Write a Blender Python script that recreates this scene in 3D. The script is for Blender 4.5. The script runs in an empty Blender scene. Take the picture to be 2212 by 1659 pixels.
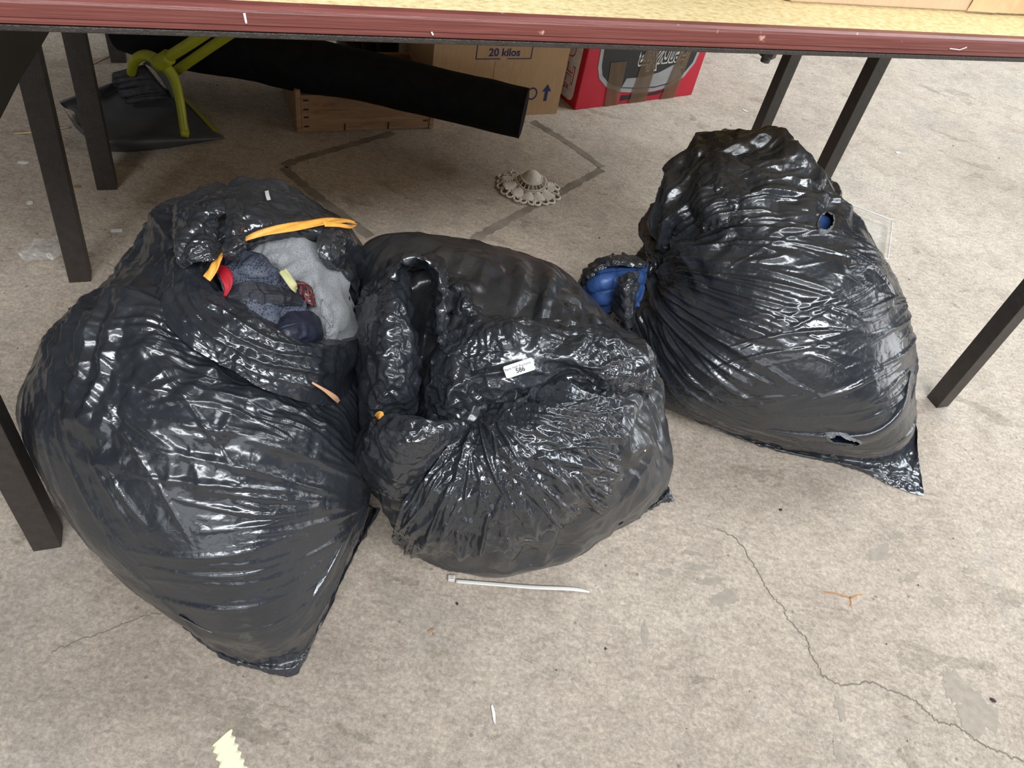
import bpy, bmesh, math, random
import numpy as np
from mathutils import Matrix, Vector

scene = bpy.context.scene
C = scene.collection
random.seed(7)
RNG = np.random.default_rng(11)

# ------------------------------------------------------------------ camera
PITCH, ROLL = math.radians(45.637), math.radians(13.291)
fw = Vector((0, math.cos(PITCH), -math.sin(PITCH)))
r0 = Vector((1, 0, 0)); u0 = Vector((0, math.sin(PITCH), math.cos(PITCH)))
cx = math.cos(ROLL) * r0 + math.sin(ROLL) * u0
cy = -math.sin(ROLL) * r0 + math.cos(ROLL) * u0
cam_data = bpy.data.cameras.new('camera')
cam_data.sensor_fit = 'HORIZONTAL'; cam_data.sensor_width = 36.0
cam_data.lens = 1650 * 36 / 2212; cam_data.clip_start = 0.02
cam = bpy.data.objects.new('camera', cam_data); C.objects.link(cam)
M = Matrix((cx, cy, -fw)).transposed().to_4x4(); M.translation = (0, 0, 1.0)
cam.matrix_world = M
scene.camera = cam

# ------------------------------------------------------------------ light
world = bpy.data.worlds.new('world'); scene.world = world; world.use_nodes = True
bg = world.node_tree.nodes['Background']
bg.inputs[0].default_value = (0.92, 0.96, 1.0, 1); bg.inputs[1].default_value = 0.05
def area(name, loc, target, sx, sy, power, col):
    d = bpy.data.lights.new(name, 'AREA'); d.shape = 'RECTANGLE'; d.size = sx; d.size_y = sy
    d.energy = power; d.color = col
    o = bpy.data.objects.new(name, d); C.objects.link(o); o.location = loc
    o.rotation_euler = (Vector(target) - Vector(loc)).to_track_quat('-Z', 'Y').to_euler()
    return o
# roof skylights of the shed, its open front behind the camera and the door on the right
area('skylight', (1.4, -2.35, 4.1), (0.1, 0.8, 0.1), 5.0, 0.85, 320, (0.93, 0.97, 1.0))
area('skylight', (3.8, 3.6, 4.6), (3.6, 3.6, 0), 3.0, 4.5, 430, (0.86, 0.95, 1.0))
area('open_front', (0.6, -4.6, 1.9), (0.3, 0.5, 0.5), 5.4, 1.5, 50, (0.94, 0.97, 1.0))
area('open_door', (5.2, 1.7, 1.25), (0.6, 1.4, 0.4), 2.4, 1.7, 52, (0.97, 0.98, 1.0))
vs = scene.view_settings
vs.view_transform = 'Standard'; vs.look = 'None'; vs.gamma = 1.0; vs.use_curve_mapping = False
vs.exposure = 0.27

# ------------------------------------------------------------------ helpers
_perm = RNG.permutation(256); _perm = np.concatenate([_perm, _perm, _perm])
_g = RNG.normal(size=(256, 3)); _g /= np.linalg.norm(_g, axis=1, keepdims=True)
def perlin(p, seed=0):
    p = np.asarray(p, float) + np.array([seed * 17.13, seed * 9.71, seed * 5.37])
    i = np.floor(p).astype(int); f = p - i; i &= 255
    w = f * f * f * (f * (f * 6 - 15) + 10)
    out = 0
    for dx in (0, 1):
        for dy in (0, 1):
            for dz in (0, 1):
                h = _perm[_perm[_perm[(i[..., 0] + dx)] + i[..., 1] + dy] + i[..., 2] + dz]
                g = _g[h]
                d = g[..., 0] * (f[..., 0] - dx) + g[..., 1] * (f[..., 1] - dy) + g[..., 2] * (f[..., 2] - dz)
                out = out + d * (w[..., 0] if dx else 1 - w[..., 0]) * (w[..., 1] if dy else 1 - w[..., 1]) * (w[..., 2] if dz else 1 - w[..., 2])
    return out * 1.6
def fbm(p, seed=0, octv=3):
    s = 0; a = 1.0
    for k in range(octv):
        s = s + a * perlin(p * 2 ** k, seed + k * 3); a *= 0.5
    return s
def crumple(p, seed=0, octv=4, warp=0.35, gain=0.55):
    """sharp creased relief: valleys and ridges of several sizes"""
    p = np.asarray(p, float)
    q = p + warp * np.stack([perlin(p * 0.9, seed + 31), perlin(p * 0.9, seed + 37), perlin(p * 0.9, seed + 41)], -1)
    s = 0; a = 1.0; sg = 1.0
    for k in range(octv):
        n = np.abs(perlin(q * 1.9 ** k, seed + k * 5))
        s = s + sg * a * (0.32 - n) * 2; a *= gain; sg = -sg
        q = q[..., [1, 2, 0]] + 3.1
    return s
def crest(s, sharp=1.0):
    """fold train: pointed crests, round valleys, 0..1"""
    return (1 - np.abs(np.sin(np.pi * s))) ** sharp
def sstep(a, b, x):
    t = np.clip((x - a) / (b - a), 0, 1); return t * t * (3 - 2 * t)
def blob(p, c, r):
    d = np.linalg.norm((p - np.array(c)) / np.array(r), axis=-1); return 1 - sstep(0.55, 1.0, d)

def link(o, parent=None):
    C.objects.link(o)
    if parent is not None: o.parent = parent
    return o
def tag(o, label=None, cat=None, group=None, kind=None):
    if label: o['label'] = label
    if cat: o['category'] = cat
    if group: o['group'] = group
    if kind: o['kind'] = kind
    return o
def empty(name, loc=(0, 0, 0), rz=0):
    o = bpy.data.objects.new(name, None); o.empty_display_size = 0.05
    o.location = loc; o.rotation_euler = (0, 0, rz); return link(o)
def mesh_np(name, v, f, m, parent=None, smooth=True, world=True):
    """v (n,3) world positions, f (m,4) or (m,3) indices, made into ONE mesh object"""
    v = np.asarray(v, np.float32); f = np.asarray(f, np.int32); k = f.shape[1]
    me = bpy.data.meshes.new(name)
    me.vertices.add(len(v)); me.vertices.foreach_set('co', v.ravel())
    me.loops.add(f.size); me.loops.foreach_set('vertex_index', f.ravel())
    me.polygons.add(len(f)); me.polygons.foreach_set('loop_start', np.arange(0, f.size, k, dtype=np.int32))
    me.update(calc_edges=True)
    me.polygons.foreach_set('use_smooth', np.full(len(f), smooth))
    me.validate()
    if m is not None: me.materials.append(m)
    o = bpy.data.objects.new(name, me); link(o, parent)
    if parent is not None and world: o.matrix_parent_inverse = local_inv(parent)
    return o
def local_inv(parent):
    m = Matrix.Identity(4); q = parent
    while q is not None:
        m = q.matrix_parent_inverse @ Matrix.LocRotScale(q.location, q.rotation_euler, q.scale) @ m if False else Matrix.LocRotScale(q.location, q.rotation_euler, q.scale) @ m
        m = q.matrix_parent_inverse @ m if q.parent is not None else m
        q = q.parent
    return m.inverted()
def grid_faces(n, m, wrap=False, off=0):
    i, j = np.meshgrid(np.arange(n - 1), np.arange(m if wrap else m - 1), indexing='ij')
    j2 = (j + 1) % m
    return (np.stack([i * m + j, (i + 1) * m + j, (i + 1) * m + j2, i * m + j2], -1).reshape(-1, 4) + off)
def normals(v, f):
    n = np.zeros_like(v)
    a, b, c, d = (v[f[:, k]] for k in range(4))
    fn = np.cross(c - a, d - b)
    for k in range(4):
        for ax in range(3): n[:, ax] += np.bincount(f[:, k], fn[:, ax], len(v))
    return n / np.maximum(np.linalg.norm(n, axis=1, keepdims=True), 1e-12)
def bm_obj(name, bm, m, parent=None, smooth=False, bevel=0):
    if bevel: bmesh.ops.bevel(bm, geom=list(bm.edges), offset=bevel, segments=2, affect='EDGES', profile=0.6)
    me = bpy.data.meshes.new(name); bm.to_mesh(me); bm.free()
    for p in me.polygons: p.use_smooth = smooth
    if m is not None: me.materials.append(m)
    return link(bpy.data.objects.new(name, me), parent)
def box(bm, x0, x1, y0, y1, z0, z1):
    vs = [bm.verts.new((x, y, z)) for z in (z0, z1) for y in (y0, y1) for x in (x0, x1)]
    for q in ((0, 2, 3, 1), (4, 5, 7, 6), (0, 1, 5, 4), (2, 6, 7, 3), (0, 4, 6, 2), (1, 3, 7, 5)): bm.faces.new([vs[k] for k in q])
    return vs
def box_obj(name, x0, x1, y0, y1, z0, z1, m, parent=None, bevel=0):
    bm = bmesh.new(); box(bm, x0, x1, y0, y1, z0, z1); return bm_obj(name, bm, m, parent, False, bevel)
def bspl(t):
    return np.stack([(1 - t) ** 3, 3 * t ** 3 - 6 * t ** 2 + 4, -3 * t ** 3 + 3 * t ** 2 + 3 * t + 1, t ** 3], -1) / 6
def catm(t):
    return np.stack([-t + 2 * t ** 2 - t ** 3, 2 - 5 * t ** 2 + 3 * t ** 3, t + 4 * t ** 2 - 3 * t ** 3, -t ** 2 + t ** 3], -1) / 2
def resample(ctrl, n, axis=0, wrap=False):
    c = np.moveaxis(np.asarray(ctrl, float), axis, 0); k = len(c)
    t = np.arange(n) / n * k if wrap else np.linspace(0, k - 1, n)
    i = np.floor(t).astype(int)
    if not wrap: i = np.minimum(i, k - 2)
    w = catm(t - i); out = 0
    for q in range(4):
        j = i + q - 1
        if wrap: cj = c[j % k]
        else:
            cj = c[np.clip(j, 0, k - 1)].copy()
            lo = j < 0; hi = j > k - 1
            cj[lo] = 2 * c[0] - c[1]; cj[hi] = 2 * c[-1] - c[-2]
        out = out + w[:, q].reshape((-1,) + (1,) * (c.ndim - 1)) * cj
    return np.moveaxis(out, 0, axis)
def sheet_grid(ctrl, n, m, wrap=False):
    """ctrl rows x cols x 3 -> dense (n*m,3) points, quads, uv"""
    g = resample(resample(ctrl, n, 0), m, 1, wrap)
    u, v = np.meshgrid(np.linspace(0, 1, n), np.linspace(0, 1, m), indexing='ij')
    return g.reshape(-1, 3), grid_faces(n, m, wrap), u.ravel(), v.ravel()
def tube_np(path, rad, seg=10, n=60, cap=True):
    p = resample(path, n); r = resample(np.asarray(rad, float).reshape(-1, 1), n)[:, 0] if np.ndim(rad) else np.full(n, rad)
    t = np.gradient(p, axis=0); t /= np.linalg.norm(t, axis=1, keepdims=True)
    ref = np.array([0.3, 0.2, 0.93]); a = np.cross(t, ref); a /= np.linalg.norm(a, axis=1, keepdims=True); b = np.cross(t, a)
    th = np.arange(seg) / seg * 2 * np.pi
    v = p[:, None] + r[:, None, None] * (a[:, None] * np.cos(th)[None, :, None] + b[:, None] * np.sin(th)[None, :, None])
    v = v.reshape(-1, 3); f = grid_faces(n, seg, True)
    if cap:
        v = np.vstack([v, p[:1], p[-1:]]); k = len(v) - 2
        i = np.arange(seg); j = (i + 1) % seg
        f = np.vstack([f, np.stack([i, j, np.full(seg, k), np.full(seg, k)], -1)[:, [0, 1, 2, 2]] if False else np.stack([i, j, np.full(seg, k)], -1)[:, [0, 1, 2, 2]]]) if False else f
    return v[:n * seg], grid_faces(n, seg, True)
def tube(name, path, rad, m, parent=None, seg=10, n=60):
    v, f = tube_np(path, rad, seg, n)
    o = mesh_np(name, v, f, m, parent)
    bm = bmesh.new(); bm.from_mesh(o.data)
    bmesh.ops.holes_fill(bm, edges=[e for e in bm.edges if e.is_boundary], sides=seg)
    bm.to_mesh(o.data); bm.free()
    return o

# ------------------------------------------------------------------ materials
def new_mat(name):
    m = bpy.data.materials.new(name); m.use_nodes = True
    nt = m.node_tree; return m, nt, nt.nodes['Principled BSDF']
def N(nt, t, **kw):
    n = nt.nodes.new(t)
    for k, v in kw.items():
        if k.startswith('i_'): n.inputs[k[2:].replace('_', ' ')].default_value = v
        else: setattr(n, k, v)
    return n
def noise_node(nt, scale, detail=4, rough=0.55, vec=None, dist=0.0):
    n = N(nt, 'ShaderNodeTexNoise'); n.inputs['Scale'].default_value = scale; n.inputs['Detail'].default_value = detail
    n.inputs['Roughness'].default_value = rough; n.inputs['Distortion'].default_value = dist
    if vec is not None: nt.links.new(vec, n.inputs['Vector'])
    return n
def ramp(nt, fac, stops):
    r = N(nt, 'ShaderNodeValToRGB'); e = r.color_ramp.elements
    while len(e) < len(stops): e.new(0.5)
    for k, (pos, col) in enumerate(stops):
        e[k].position = pos; e[k].color = (*col, 1) if len(col) == 3 else col
    nt.links.new(fac, r.inputs[0]); return r
def mixc(nt, fac, a, b, mode='MIX'):
    n = N(nt, 'ShaderNodeMix'); n.data_type = 'RGBA'; n.blend_type = mode
    for sock, val in ((n.inputs[0], fac), (n.inputs[6], a), (n.inputs[7], b)):
        if hasattr(val, 'is_output'): nt.links.new(val, sock)
        elif isinstance(val, (int, float)): sock.default_value = val
        else: sock.default_value = (*val, 1)
    return n.outputs[2]
def coords(nt, scale=(1, 1, 1), rot=(0, 0, 0)):
    tc = N(nt, 'ShaderNodeTexCoord'); mp = N(nt, 'ShaderNodeMapping')
    mp.inputs['Scale'].default_value = scale; mp.inputs['Rotation'].default_value = rot
    nt.links.new(tc.outputs['Object'], mp.inputs['Vector']); return mp.outputs[0]
def bump(nt, bsdf, h, dist, strength=1.0):
    b = N(nt, 'ShaderNodeBump'); b.inputs['Distance'].default_value = dist; b.inputs['Strength'].default_value = strength
    nt.links.new(h, b.inputs['Height']); nt.links.new(b.outputs[0], bsdf.inputs['Normal']); return b
def simple(name, col, rough=0.6, spec=0.4, var=0.15, vscale=30, bmp=0.0, bscale=200, metal=0.0):
    m, nt, b = new_mat(name); v = coords(nt)
    n = noise_node(nt, vscale, 5, 0.6, v)
    lo = tuple(c * (1 - var) for c in col); hi = tuple(min(1, c * (1 + var)) for c in col)
    r = ramp(nt, n.outputs[0], [(0.3, lo), (0.7, hi)]); nt.links.new(r.outputs[0], b.inputs['Base Color'])
    b.inputs['Roughness'].default_value = rough; b.inputs['Specular IOR Level'].default_value = spec
    b.inputs['Metallic'].default_value = metal
    if bmp:
        n2 = noise_node(nt, bscale, 3, 0.6, v); bump(nt, b, n2.outputs[0], bmp)
    return m

def plastic_mat(name, dust=0.0, rough=0.24, fine=1.0):
    m, nt, b = new_mat(name); v = coords(nt)
    n = noise_node(nt, 5, 4, 0.6, v)
    r = ramp(nt, n.outputs[0], [(0.3, (0.0150, 0.0170, 0.0215)), (0.72, (0.030, 0.0335, 0.040))])
    d = noise_node(nt, 420, 2, 0.7, v); sp = ramp(nt, d.outputs[0], [(0.70, (0, 0, 0)), (0.78, (1, 1, 1))])
    d2 = noise_node(nt, 7, 5, 0.65, v); dz = ramp(nt, d2.outputs[0], [(0.42, (0, 0, 0)), (0.75, (1, 1, 1))])
    col = mixc(nt, 0.10, r.outputs[0], sp.outputs[0], 'ADD')
    if dust:
        mm = N(nt, 'ShaderNodeMath', operation='MULTIPLY'); mm.inputs[1].default_value = dust
        nt.links.new(dz.outputs[0], mm.inputs[0])
        col = mixc(nt, mm.outputs[0], col, (0.15, 0.125, 0.10))
    nt.links.new(col, b.inputs['Base Color'])
    rn = noise_node(nt, 14, 4, 0.6, v); rr = N(nt, 'ShaderNodeMapRange')
    rr.inputs['From Min'].default_value = 0.3; rr.inputs['From Max'].default_value = 0.7
    rr.inputs['To Min'].default_value = rough - 0.06; rr.inputs['To Max'].default_value = rough + 0.1
    nt.links.new(rn.outputs[0], rr.inputs[0]); nt.links.new(rr.outputs[0], b.inputs['Roughness'])
    b.inputs['Specular IOR Level'].default_value = 0.9
    vo = N(nt, 'ShaderNodeTexVoronoi', feature='DISTANCE_TO_EDGE'); vo.inputs['Scale'].default_value = 46
    wn = noise_node(nt, 18, 3, 0.6, v); wv = mixc(nt, 0.09, v, wn.outputs['Color']); nt.links.new(wv, vo.inputs['Vector'])
    vo2 = N(nt, 'ShaderNodeTexNoise'); vo2.inputs['Scale'].default_value = 90; vo2.inputs['Detail'].default_value = 4
    nt.links.new(v, vo2.inputs['Vector'])
    ad = N(nt, 'ShaderNodeMath', operation='MULTIPLY_ADD'); ad.inputs[1].default_value = 0.5
    mn = N(nt, 'ShaderNodeMath', operation='MINIMUM'); mn.inputs[1].default_value = 0.25
    nt.links.new(vo.outputs[0], mn.inputs[0]); nt.links.new(vo2.outputs[0], ad.inputs[0]); nt.links.new(mn.outputs[0], ad.inputs[2])
    bump(nt, b, ad.outputs[0], 0.0022 * fine, 0.55)
    return m
MAT_FILM = plastic_mat('black_film', 0.0, 0.245, 0.7)
MAT_FILM_DUSTY = plastic_mat('dusty_black_film', 0.20, 0.30, 0.7)
MAT_FILM_CRUMPLED = plastic_mat('crumpled_black_film', 0.0, 0.20, 1.3)
MAT_STEEL = simple('brown_black_steel', (0.036, 0.029, 0.025), 0.42, 0.5, 0.25, 60, 0.0012, 420)
MAT_ORANGE = simple('orange_drawstring', (0.92, 0.42, 0.075), 0.45, 0.4, 0.15, 60, 0.001, 150)

# ------------------------------------------------------------------ floor
def floor_material():
    m, nt, b = new_mat('worn_concrete'); v = coords(nt)
    big = noise_node(nt, 1.6, 6, 0.6, v, 0.4)
    base = ramp(nt, big.outputs[0], [(0.25, (0.345, 0.285, 0.232)), (0.5, (0.432, 0.362, 0.298)), (0.75, (0.50, 0.432, 0.362))])
    mid = noise_node(nt, 13, 8, 0.68, v, 0.6)
    mr = ramp(nt, mid.outputs[0], [(0.28, (0.80, 0.79, 0.77)), (0.5, (1, 1, 1)), (0.72, (1.12, 1.12, 1.10))])
    col = mixc(nt, 1.0, base.outputs[0], mr.outputs[0], 'MULTIPLY')
    v2 = coords(nt, (1, 2.0, 1), (0, 0, -0.7))
    sc = noise_node(nt, 48, 8, 0.75, v2, 0.5)
    sr = ramp(nt, sc.outputs[0], [(0.36, (0.76, 0.75, 0.74)), (0.5, (1, 1, 1)), (0.64, (1.2, 1.2, 1.18))])
    col = mixc(nt, 0.75, col, sr.outputs[0], 'MULTIPLY')
    fine = noise_node(nt, 170, 6, 0.8, v, .4)
    fr = ramp(nt, fine.outputs[0], [(0.36, (0.66, 0.66, 0.66)), (0.5, (0.98, 0.98, 0.98)), (0.64, (1.34, 1.34, 1.34))])
    col = mixc(nt, 0.8, col, fr.outputs[0], 'MULTIPLY')
    # front floor, trodden and dirtier, with the camera holder's shade painted into its colour
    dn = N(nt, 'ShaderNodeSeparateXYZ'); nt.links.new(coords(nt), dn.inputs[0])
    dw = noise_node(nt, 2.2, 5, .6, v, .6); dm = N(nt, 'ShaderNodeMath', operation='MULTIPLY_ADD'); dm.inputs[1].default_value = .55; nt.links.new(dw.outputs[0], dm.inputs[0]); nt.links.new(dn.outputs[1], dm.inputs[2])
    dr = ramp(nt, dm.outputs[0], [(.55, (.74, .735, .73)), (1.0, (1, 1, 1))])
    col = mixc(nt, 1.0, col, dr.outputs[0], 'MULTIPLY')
    # worn darker islands with crisp edges
    pn = noise_node(nt, 5.2, 8, 0.62, v2, 0.8)
    pr = ramp(nt, pn.outputs[0], [(0.625, (0, 0, 0)), (0.64, (1, 1, 1))])
    col = mixc(nt, pr.outputs[0], col, mixc(nt, 1.0, col, (0.78, 0.78, 0.76), 'MULTIPLY'))
    # bluish grey scuffs
    bn = noise_node(nt, 2.3, 5, 0.6, v, 1.0); br = ramp(nt, bn.outputs[0], [(0.56, (0, 0, 0)), (0.75, (0.5, 0.5, 0.5))])
    col = mixc(nt, br.outputs[0], col, (0.27, 0.265, 0.255))
    # dark specks
    vo = N(nt, 'ShaderNodeTexVoronoi'); vo.inputs['Scale'].default_value = 26; nt.links.new(v, vo.inputs['Vector'])
    gs = noise_node(nt, 40, 2, 0.5, v)
    sp = ramp(nt, vo.outputs['Distance'], [(0.05, (1, 1, 1)), (0.085, (0, 0, 0))])
    col = mixc(nt, mixc(nt, 1.0, sp.outputs[0], gs.outputs[0], 'MULTIPLY'), col, (0.10, 0.085, 0.07))
    nt.links.new(col, b.inputs['Base Color'])
    b.inputs['Roughness'].default_value = 0.78; b.inputs['Specular IOR Level'].default_value = 0.25
    bump(nt, b, sc.outputs[0], 0.0012, 0.5)
    return m
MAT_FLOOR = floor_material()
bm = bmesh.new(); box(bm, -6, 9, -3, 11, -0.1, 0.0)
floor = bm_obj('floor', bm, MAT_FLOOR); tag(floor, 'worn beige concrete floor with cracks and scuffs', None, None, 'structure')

# ------------------------------------------------------------------ tables
TA = math.radians(27.0)
FL = Vector((-0.572, 0.482, 0))
def chip_mat():
    m, nt, b = new_mat('yellow_chipboard'); v = coords(nt, (1, 1.6, 1))
    n = noise_node(nt, 120, 5, 0.7, v); r = ramp(nt, n.outputs[0], [(0.3, (0.50, 0.36, 0.16)), (0.5, (0.74, 0.58, 0.30)), (0.7, (0.86, 0.72, 0.44))])
    nt.links.new(r.outputs[0], b.inputs['Base Color']); b.inputs['Roughness'].default_value = 0.5; return m
def edge_mat():
    m, nt, b = new_mat('red_brown_edging'); v = coords(nt, (1.2, 1, 60)); v2 = coords(nt)
    n = noise_node(nt, 9, 5, 0.6, v); r = ramp(nt, n.outputs[0], [(0.3, (0.13, 0.033, 0.027)), (0.55, (0.19, 0.055, 0.044)), (0.8, (0.25, 0.088, 0.072))])
    n2 = noise_node(nt, 55, 3, 0.6, v2); r2 = ramp(nt, n2.outputs[0], [(0.70, (0, 0, 0)), (0.76, (1, 1, 1))])
    nt.links.new(mixc(nt, r2.outputs[0], r.outputs[0], (0.55, 0.32, 0.25)), b.inputs['Base Color']); b.inputs['Roughness'].default_value = 0.38
    bump(nt, b, n.outputs[0], 0.0015, 0.4); return m
MAT_CHIP, MAT_EDGE = chip_mat(), edge_mat()
def table(origin, label, u1, dv, vfront, vback, legs):
    t = empty('folding_table', origin, TA); tag(t, label, 'table')
    x0, x1 = -0.16, u1
    box_obj('table_top', x0, x1, vfront + 0.006, vback, 0.716, 0.735, MAT_CHIP, t)
    # ridged plastic edging: front strip with shallow grooves
    prof = [(0, .7155), (-.004, .716), (-.006, .7172), (-.006, .7195), (-.0048, .7203), (-.0048, .7212), (-.006, .722), (-.006, .7318), (-.005, .7342), (-.002, .7362), (.006, .7362)]
    v = np.array([[x, vfront + 0.006 + a, z] for x in (x0, x1) for a, z in prof]); k = len(prof)
    f = [[i, i + 1, k + i + 1, k + i] for i in range(k - 1)]
    mesh_np('edging', v, f, MAT_EDGE, t, False, False)
    fr = box_obj('frame_rail', x0 + .03, x1 - .03, vfront + 0.0015, vfront + 0.030, 0.7105, 0.7155, MAT_STEEL, t, 0.001)
    box_obj('frame_rail', x0 + .05, x1 - .05, vback - 0.05, vback - 0.025, 0.690, 0.7155, MAT_STEEL, t, 0.001)
    for (a, b, sx, sy, lean) in legs:
        bm = bmesh.new(); vs_ = box(bm, a - sx, a + sx, b - sy, b + sy, 0.0, 0.7105)
        for q in vs_[4:]: q.co.x += lean[0]; q.co.y += lean[1]
        bm_obj('leg', bm, MAT_STEEL, t, False, 0.0015)
    return t
t1 = table(FL, 'long folding table with yellow top and red-brown edging above the bags', 1.67, 0, -0.032, 0.60,
           [(0, 0, .017, .017, (0, 0)), (.011, .566, .018, .016, (.036, 0)), (1.60, 0, .016, .016, (0, 0)), (1.60, .566, .016, .016, (-.015, 0))])
# dark board across the left end, its lower edge cut on a slant
bm = bmesh.new(); q_ = [(.62, .430), (.492, .456), (.353, .486), (.214, .510), (.10, .53), (.10, .7105), (.62, .7105)]
lo_ = [bm.verts.new((.050, y, z)) for y, z in q_]; hi_ = [bm.verts.new((.062, y, z)) for y, z in q_]; bm.faces.new(lo_); bm.faces.new(hi_[::-1])
for i in range(7): bm.faces.new((lo_[i], hi_[i], hi_[(i + 1) % 7], lo_[(i + 1) % 7]))
bmesh.ops.recalc_face_normals(bm, faces=bm.faces); bm_obj('end_board', bm, simple('dark_brown_board', (.030, .023, .018), .7), t1)
t2 = table(FL, 'second dark-legged table standing behind the front table', 1.70, 0, 0.62, 1.50,
           [(.046, .862, .019, .016, (.02, 0)), (.055, 1.436, .018, .016, (0, 0)), (1.625, .862, .016, .016, (.0, 0))])

# ------------------------------------------------------------------ bin bags
TAB_A = [
[231,232,233,234,235,236,237,237,237,236,235,234,233,231,231,229,226,223,221,219,218,218,218,219,221,222,224,225,227,228,229,230,231,231,231,230,230,230,231,231],
[233,235,237,239,241,244,245,245,245,244,242,240,237,235,233,229,223,217,212,206,205,205,206,208,211,215,217,221,223,226,229,231,233,233,233,233,233,232,232,233],
[236,238,241,245,249,253,256,257,256,254,250,247,243,238,235,228,219,207,200,196,194,195,197,200,205,210,215,219,223,227,230,233,235,236,237,236,236,235,235,235],
[236,239,243,248,254,260,264,268,269,266,260,253,249,242,236,227,211,199,191,187,185,187,191,196,202,208,214,219,225,229,233,237,239,241,241,240,239,238,236,236],
[234,235,242,250,257,265,272,276,279,278,271,261,254,246,238,225,207,194,186,180,181,183,187,196,204,211,217,223,228,234,238,242,244,246,246,245,243,239,236,234],
[228,228,231,240,256,268,275,282,285,285,278,269,259,250,240,225,204,192,182,179,179,181,189,198,205,212,219,225,232,238,243,247,251,253,253,251,247,242,236,231],
[224,220,221,228,238,262,276,283,288,288,286,274,264,253,242,221,204,192,183,179,179,188,194,200,207,213,222,230,237,242,248,254,258,261,261,258,252,245,236,229],
[218,214,211,215,225,241,268,282,287,289,287,278,266,256,243,223,207,193,187,182,186,192,196,203,208,219,229,234,238,245,253,260,267,272,273,268,260,249,237,227],
[214,206,204,204,213,227,244,272,281,285,284,280,268,258,245,226,211,199,192,191,194,196,200,204,215,226,229,232,240,248,258,268,278,285,288,280,271,256,240,226],
[212,202,197,198,202,214,231,252,273,278,280,277,267,258,246,229,215,206,198,200,199,201,202,212,223,224,225,232,239,251,263,276,290,304,307,296,282,267,246,227],
[212,199,193,192,199,205,219,237,255,270,273,271,265,257,247,232,221,212,207,207,205,203,208,220,220,219,224,230,240,253,268,284,301,323,329,312,296,278,254,231],
[216,200,192,189,193,203,211,226,241,259,263,264,261,255,246,236,226,218,215,212,208,210,219,220,215,216,221,229,241,254,270,289,311,341,351,328,307,284,264,236],
[221,205,194,190,191,198,209,219,232,244,254,256,255,251,245,237,229,224,219,216,214,218,218,213,212,214,219,229,238,254,268,292,323,353,366,352,312,288,271,245],
[230,210,198,193,193,197,206,216,225,235,244,248,248,245,241,236,230,226,222,218,219,216,212,210,210,212,220,227,236,249,266,289,320,351,365,352,311,287,266,252],
[236,216,204,197,195,198,204,212,221,229,235,238,240,239,236,232,228,224,221,219,216,212,210,208,208,213,217,223,233,241,257,273,300,326,330,330,296,274,259,251],
[234,223,211,202,199,200,204,209,216,222,226,230,231,231,229,227,224,221,218,215,212,209,207,206,208,210,214,220,225,234,246,255,270,272,273,273,267,257,248,239],
[222,220,213,206,202,202,204,207,211,215,218,220,221,221,220,219,217,215,212,210,208,206,205,204,204,206,209,212,217,223,231,238,235,237,238,237,238,235,230,227],
[212,209,207,206,204,202,203,204,206,208,209,210,211,211,211,210,209,207,206,204,202,201,200,201,201,201,202,205,208,212,212,214,215,214,215,215,215,211,212,212],
[198,199,199,199,198,197,197,198,199,200,200,200,200,200,200,200,200,199,198,197,196,196,195,195,196,196,197,198,198,197,200,198,200,199,200,200,199,200,197,198],
[191,189,189,189,189,190,190,190,190,191,191,191,191,191,191,191,190,191,191,190,190,190,191,190,189,189,189,191,191,189,189,191,190,190,191,191,191,191,191,191],
[187,187,187,187,187,187,187,187,187,187,186,186,186,186,186,186,186,186,187,187,187,187,187,187,187,187,187,187,187,186,186,186,186,186,186,186,186,186,187,187]]
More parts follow.
